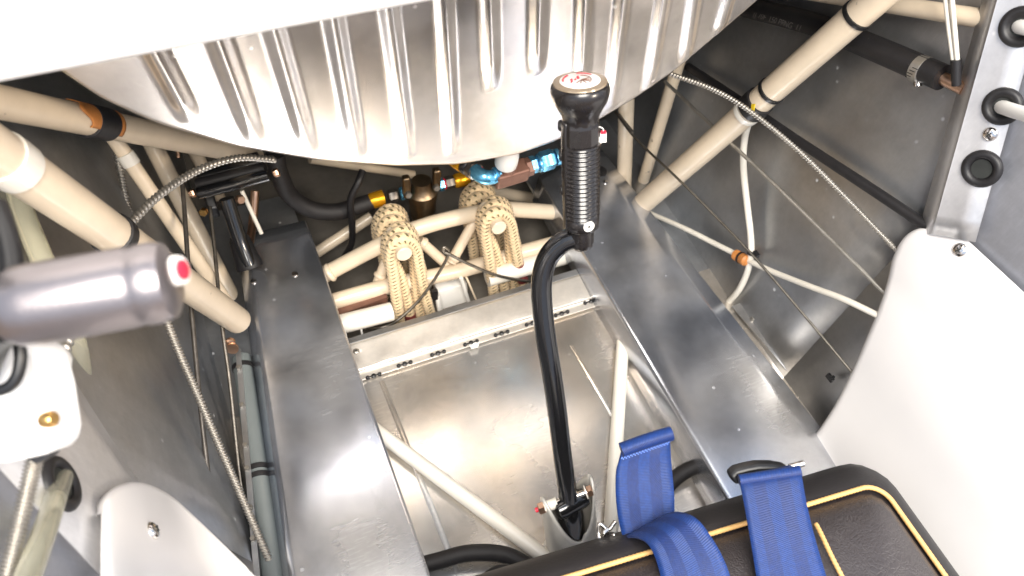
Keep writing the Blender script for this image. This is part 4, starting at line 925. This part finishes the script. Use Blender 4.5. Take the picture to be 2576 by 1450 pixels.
obj('buckle_bar', box(P(1524, 1345, d=.80), (.008, .002, 0), (0, .004, 0), (0, .004, .014)), 'chrome', bk_, bevel=.001)
B3 = thing('shoulder_belt', 'wide blue belt lying straight across the right half of the seat', 'seat belt', P(1980, 1350, z=.28), 'blue seat belts')
La = [P(x, y, d=d) for x, y, d in ((1858, 1206, .762), (1864, 1228, .752), (1876, 1290, .738), (1890, 1370, .722), (1908, 1480, .708))]
Ra = [P(x, y, d=d) for x, y, d in ((2012, 1182, .758), (2018, 1204, .748), (2030, 1270, .735), (2052, 1360, .720), (2088, 1480, .705))]
obj('webbing', ribbon(La, Ra, .002, 'webbing', ''), 'web', B3, solid=.0024, angle=70)
obj('fold_roll', sweep([P(1860, 1210, d=.760), P(2013, 1187, d=.756)], .0062, 14, 6), 'web', B3)
La = [P(x, y, d=d) for x, y, d in ((1900, 1190, .772), (1905, 1200, .768), (1915, 1208, .762))]
Ra = [P(x, y, d=d) for x, y, d in ((1988, 1170, .768), (2000, 1180, .762), (2010, 1190, .757))]
obj('webbing', ribbon(La, Ra, .002, 'webbing', '', 8), 'web', B3, solid=.0024, angle=70)
bu = obj('adjuster', prism([P(x, y, d=.775) for x, y in ((1838, 1200), (1855, 1185), (1880, 1178), (1910, 1172), (1950, 1172), (1985, 1178), (2000, 1196), (1930, 1212), (1850, 1222))], (0, .010, -.004)), 'blackpl', B3, bevel=.003)
obj('adjuster_pin', sweep([P(1985, 1176, d=.77), P(2022, 1166, d=.768)], .0032, 12, 4), 'chrome', bu)
bk2 = thing('belt_buckle', 'dark metal buckle at the bottom edge, left of the seat front', 'buckle', P(1250, 1440, z=.2))
obj('buckle_frame', prism([P(x, y, d=.80) for x, y in ((1222, 1452), (1252, 1434), (1290, 1430), (1296, 1446), (1280, 1470), (1230, 1475))], (0, .008, -.004)), 'blackpl', bk2, bevel=.003)
obj('buckle_bar', sweep([P(1228, 1448, d=.796), P(1290, 1436, d=.796)], .0022, 10, 4), 'chrome', bk2)
# small fasteners lying along the right wall foot
RG = thing('wall_angle', 'narrow riveted angle strip where the right wall meets the belly', 'angle strip', P(1960, 930, z=.01), )
a_, b_ = P(1840, 772, z=.012), P(2110, 1090, z=.012)
obj('strip', prism([a_, b_, b_ + V((.030, .0, .0)), a_ + V((.030, .0, .0))], (0, 0, .0022)), 'skin', RG, smooth=False)
for t in (.14, .38, .62, .8): obj('rivet', lathe([(.0050, 0), (.0050, .003), (.0036, .006), (.001, .0068)], a_.lerp(b_, t) + V((.014, 0, .002)), (0, 0, 1), 12), 'steel', RG)
LGs = thing('wall_angle', 'narrow bolted angle strip along the foot of the left wall', 'angle strip', P(625, 1200, z=.05))
a_, b_ = P(592, 880, z=.05), P(640, 1470, z=.05)
obj('strip', prism([a_, b_, b_ + V((.007, 0, 0)), a_ + V((.007, 0, 0))], (0, 0, -.05)), 'skin', LGs, smooth=False)
for t in (.1, .28, .46, .56, .72, .84): obj('bolt', hexnut(a_.lerp(b_, t) + V((.003, 0, 0)), (0, 0, 1), .0036, .007), 'steel', LGs)
one('anchor_bolt', merge(lathe([(.007, 0), (.007, .005), (.004, .006)], P(580, 860, d=1.03), (-.3, -.9, .4), 14), lathe([(.0085, 0), (.0085, .003)], P(585, 875, d=1.03), (-.3, -.9, .4), 14)), 'copper', 'small copper-toned anchor bolt where the left tubes meet the floor board', 'bolt')
one('wall_clip', merge(box(P(2088, 951, x=.692), (.004, 0, 0), (0, .012, 0), (0, 0, .008)), sweep([P(2082, 950, x=.688), P(2097, 949, x=.688)], .0025, 8, 2)[:2]), 'blackpl', 'tiny black clip low on the right wall near the cable end', 'clip', smooth=False)
one('split_pin', merge(sweep([P(447, 372, d=1.12), P(449, 398, d=1.12)], .003, 10, 3)[:2], lathe([(.007, 0), (.007, .003), (.003, .004)], P(446, 366, d=1.115), (0, -.6, .6), 14)), 'copper', 'small wing-headed pin in the dark below the left upper tube', 'pin')
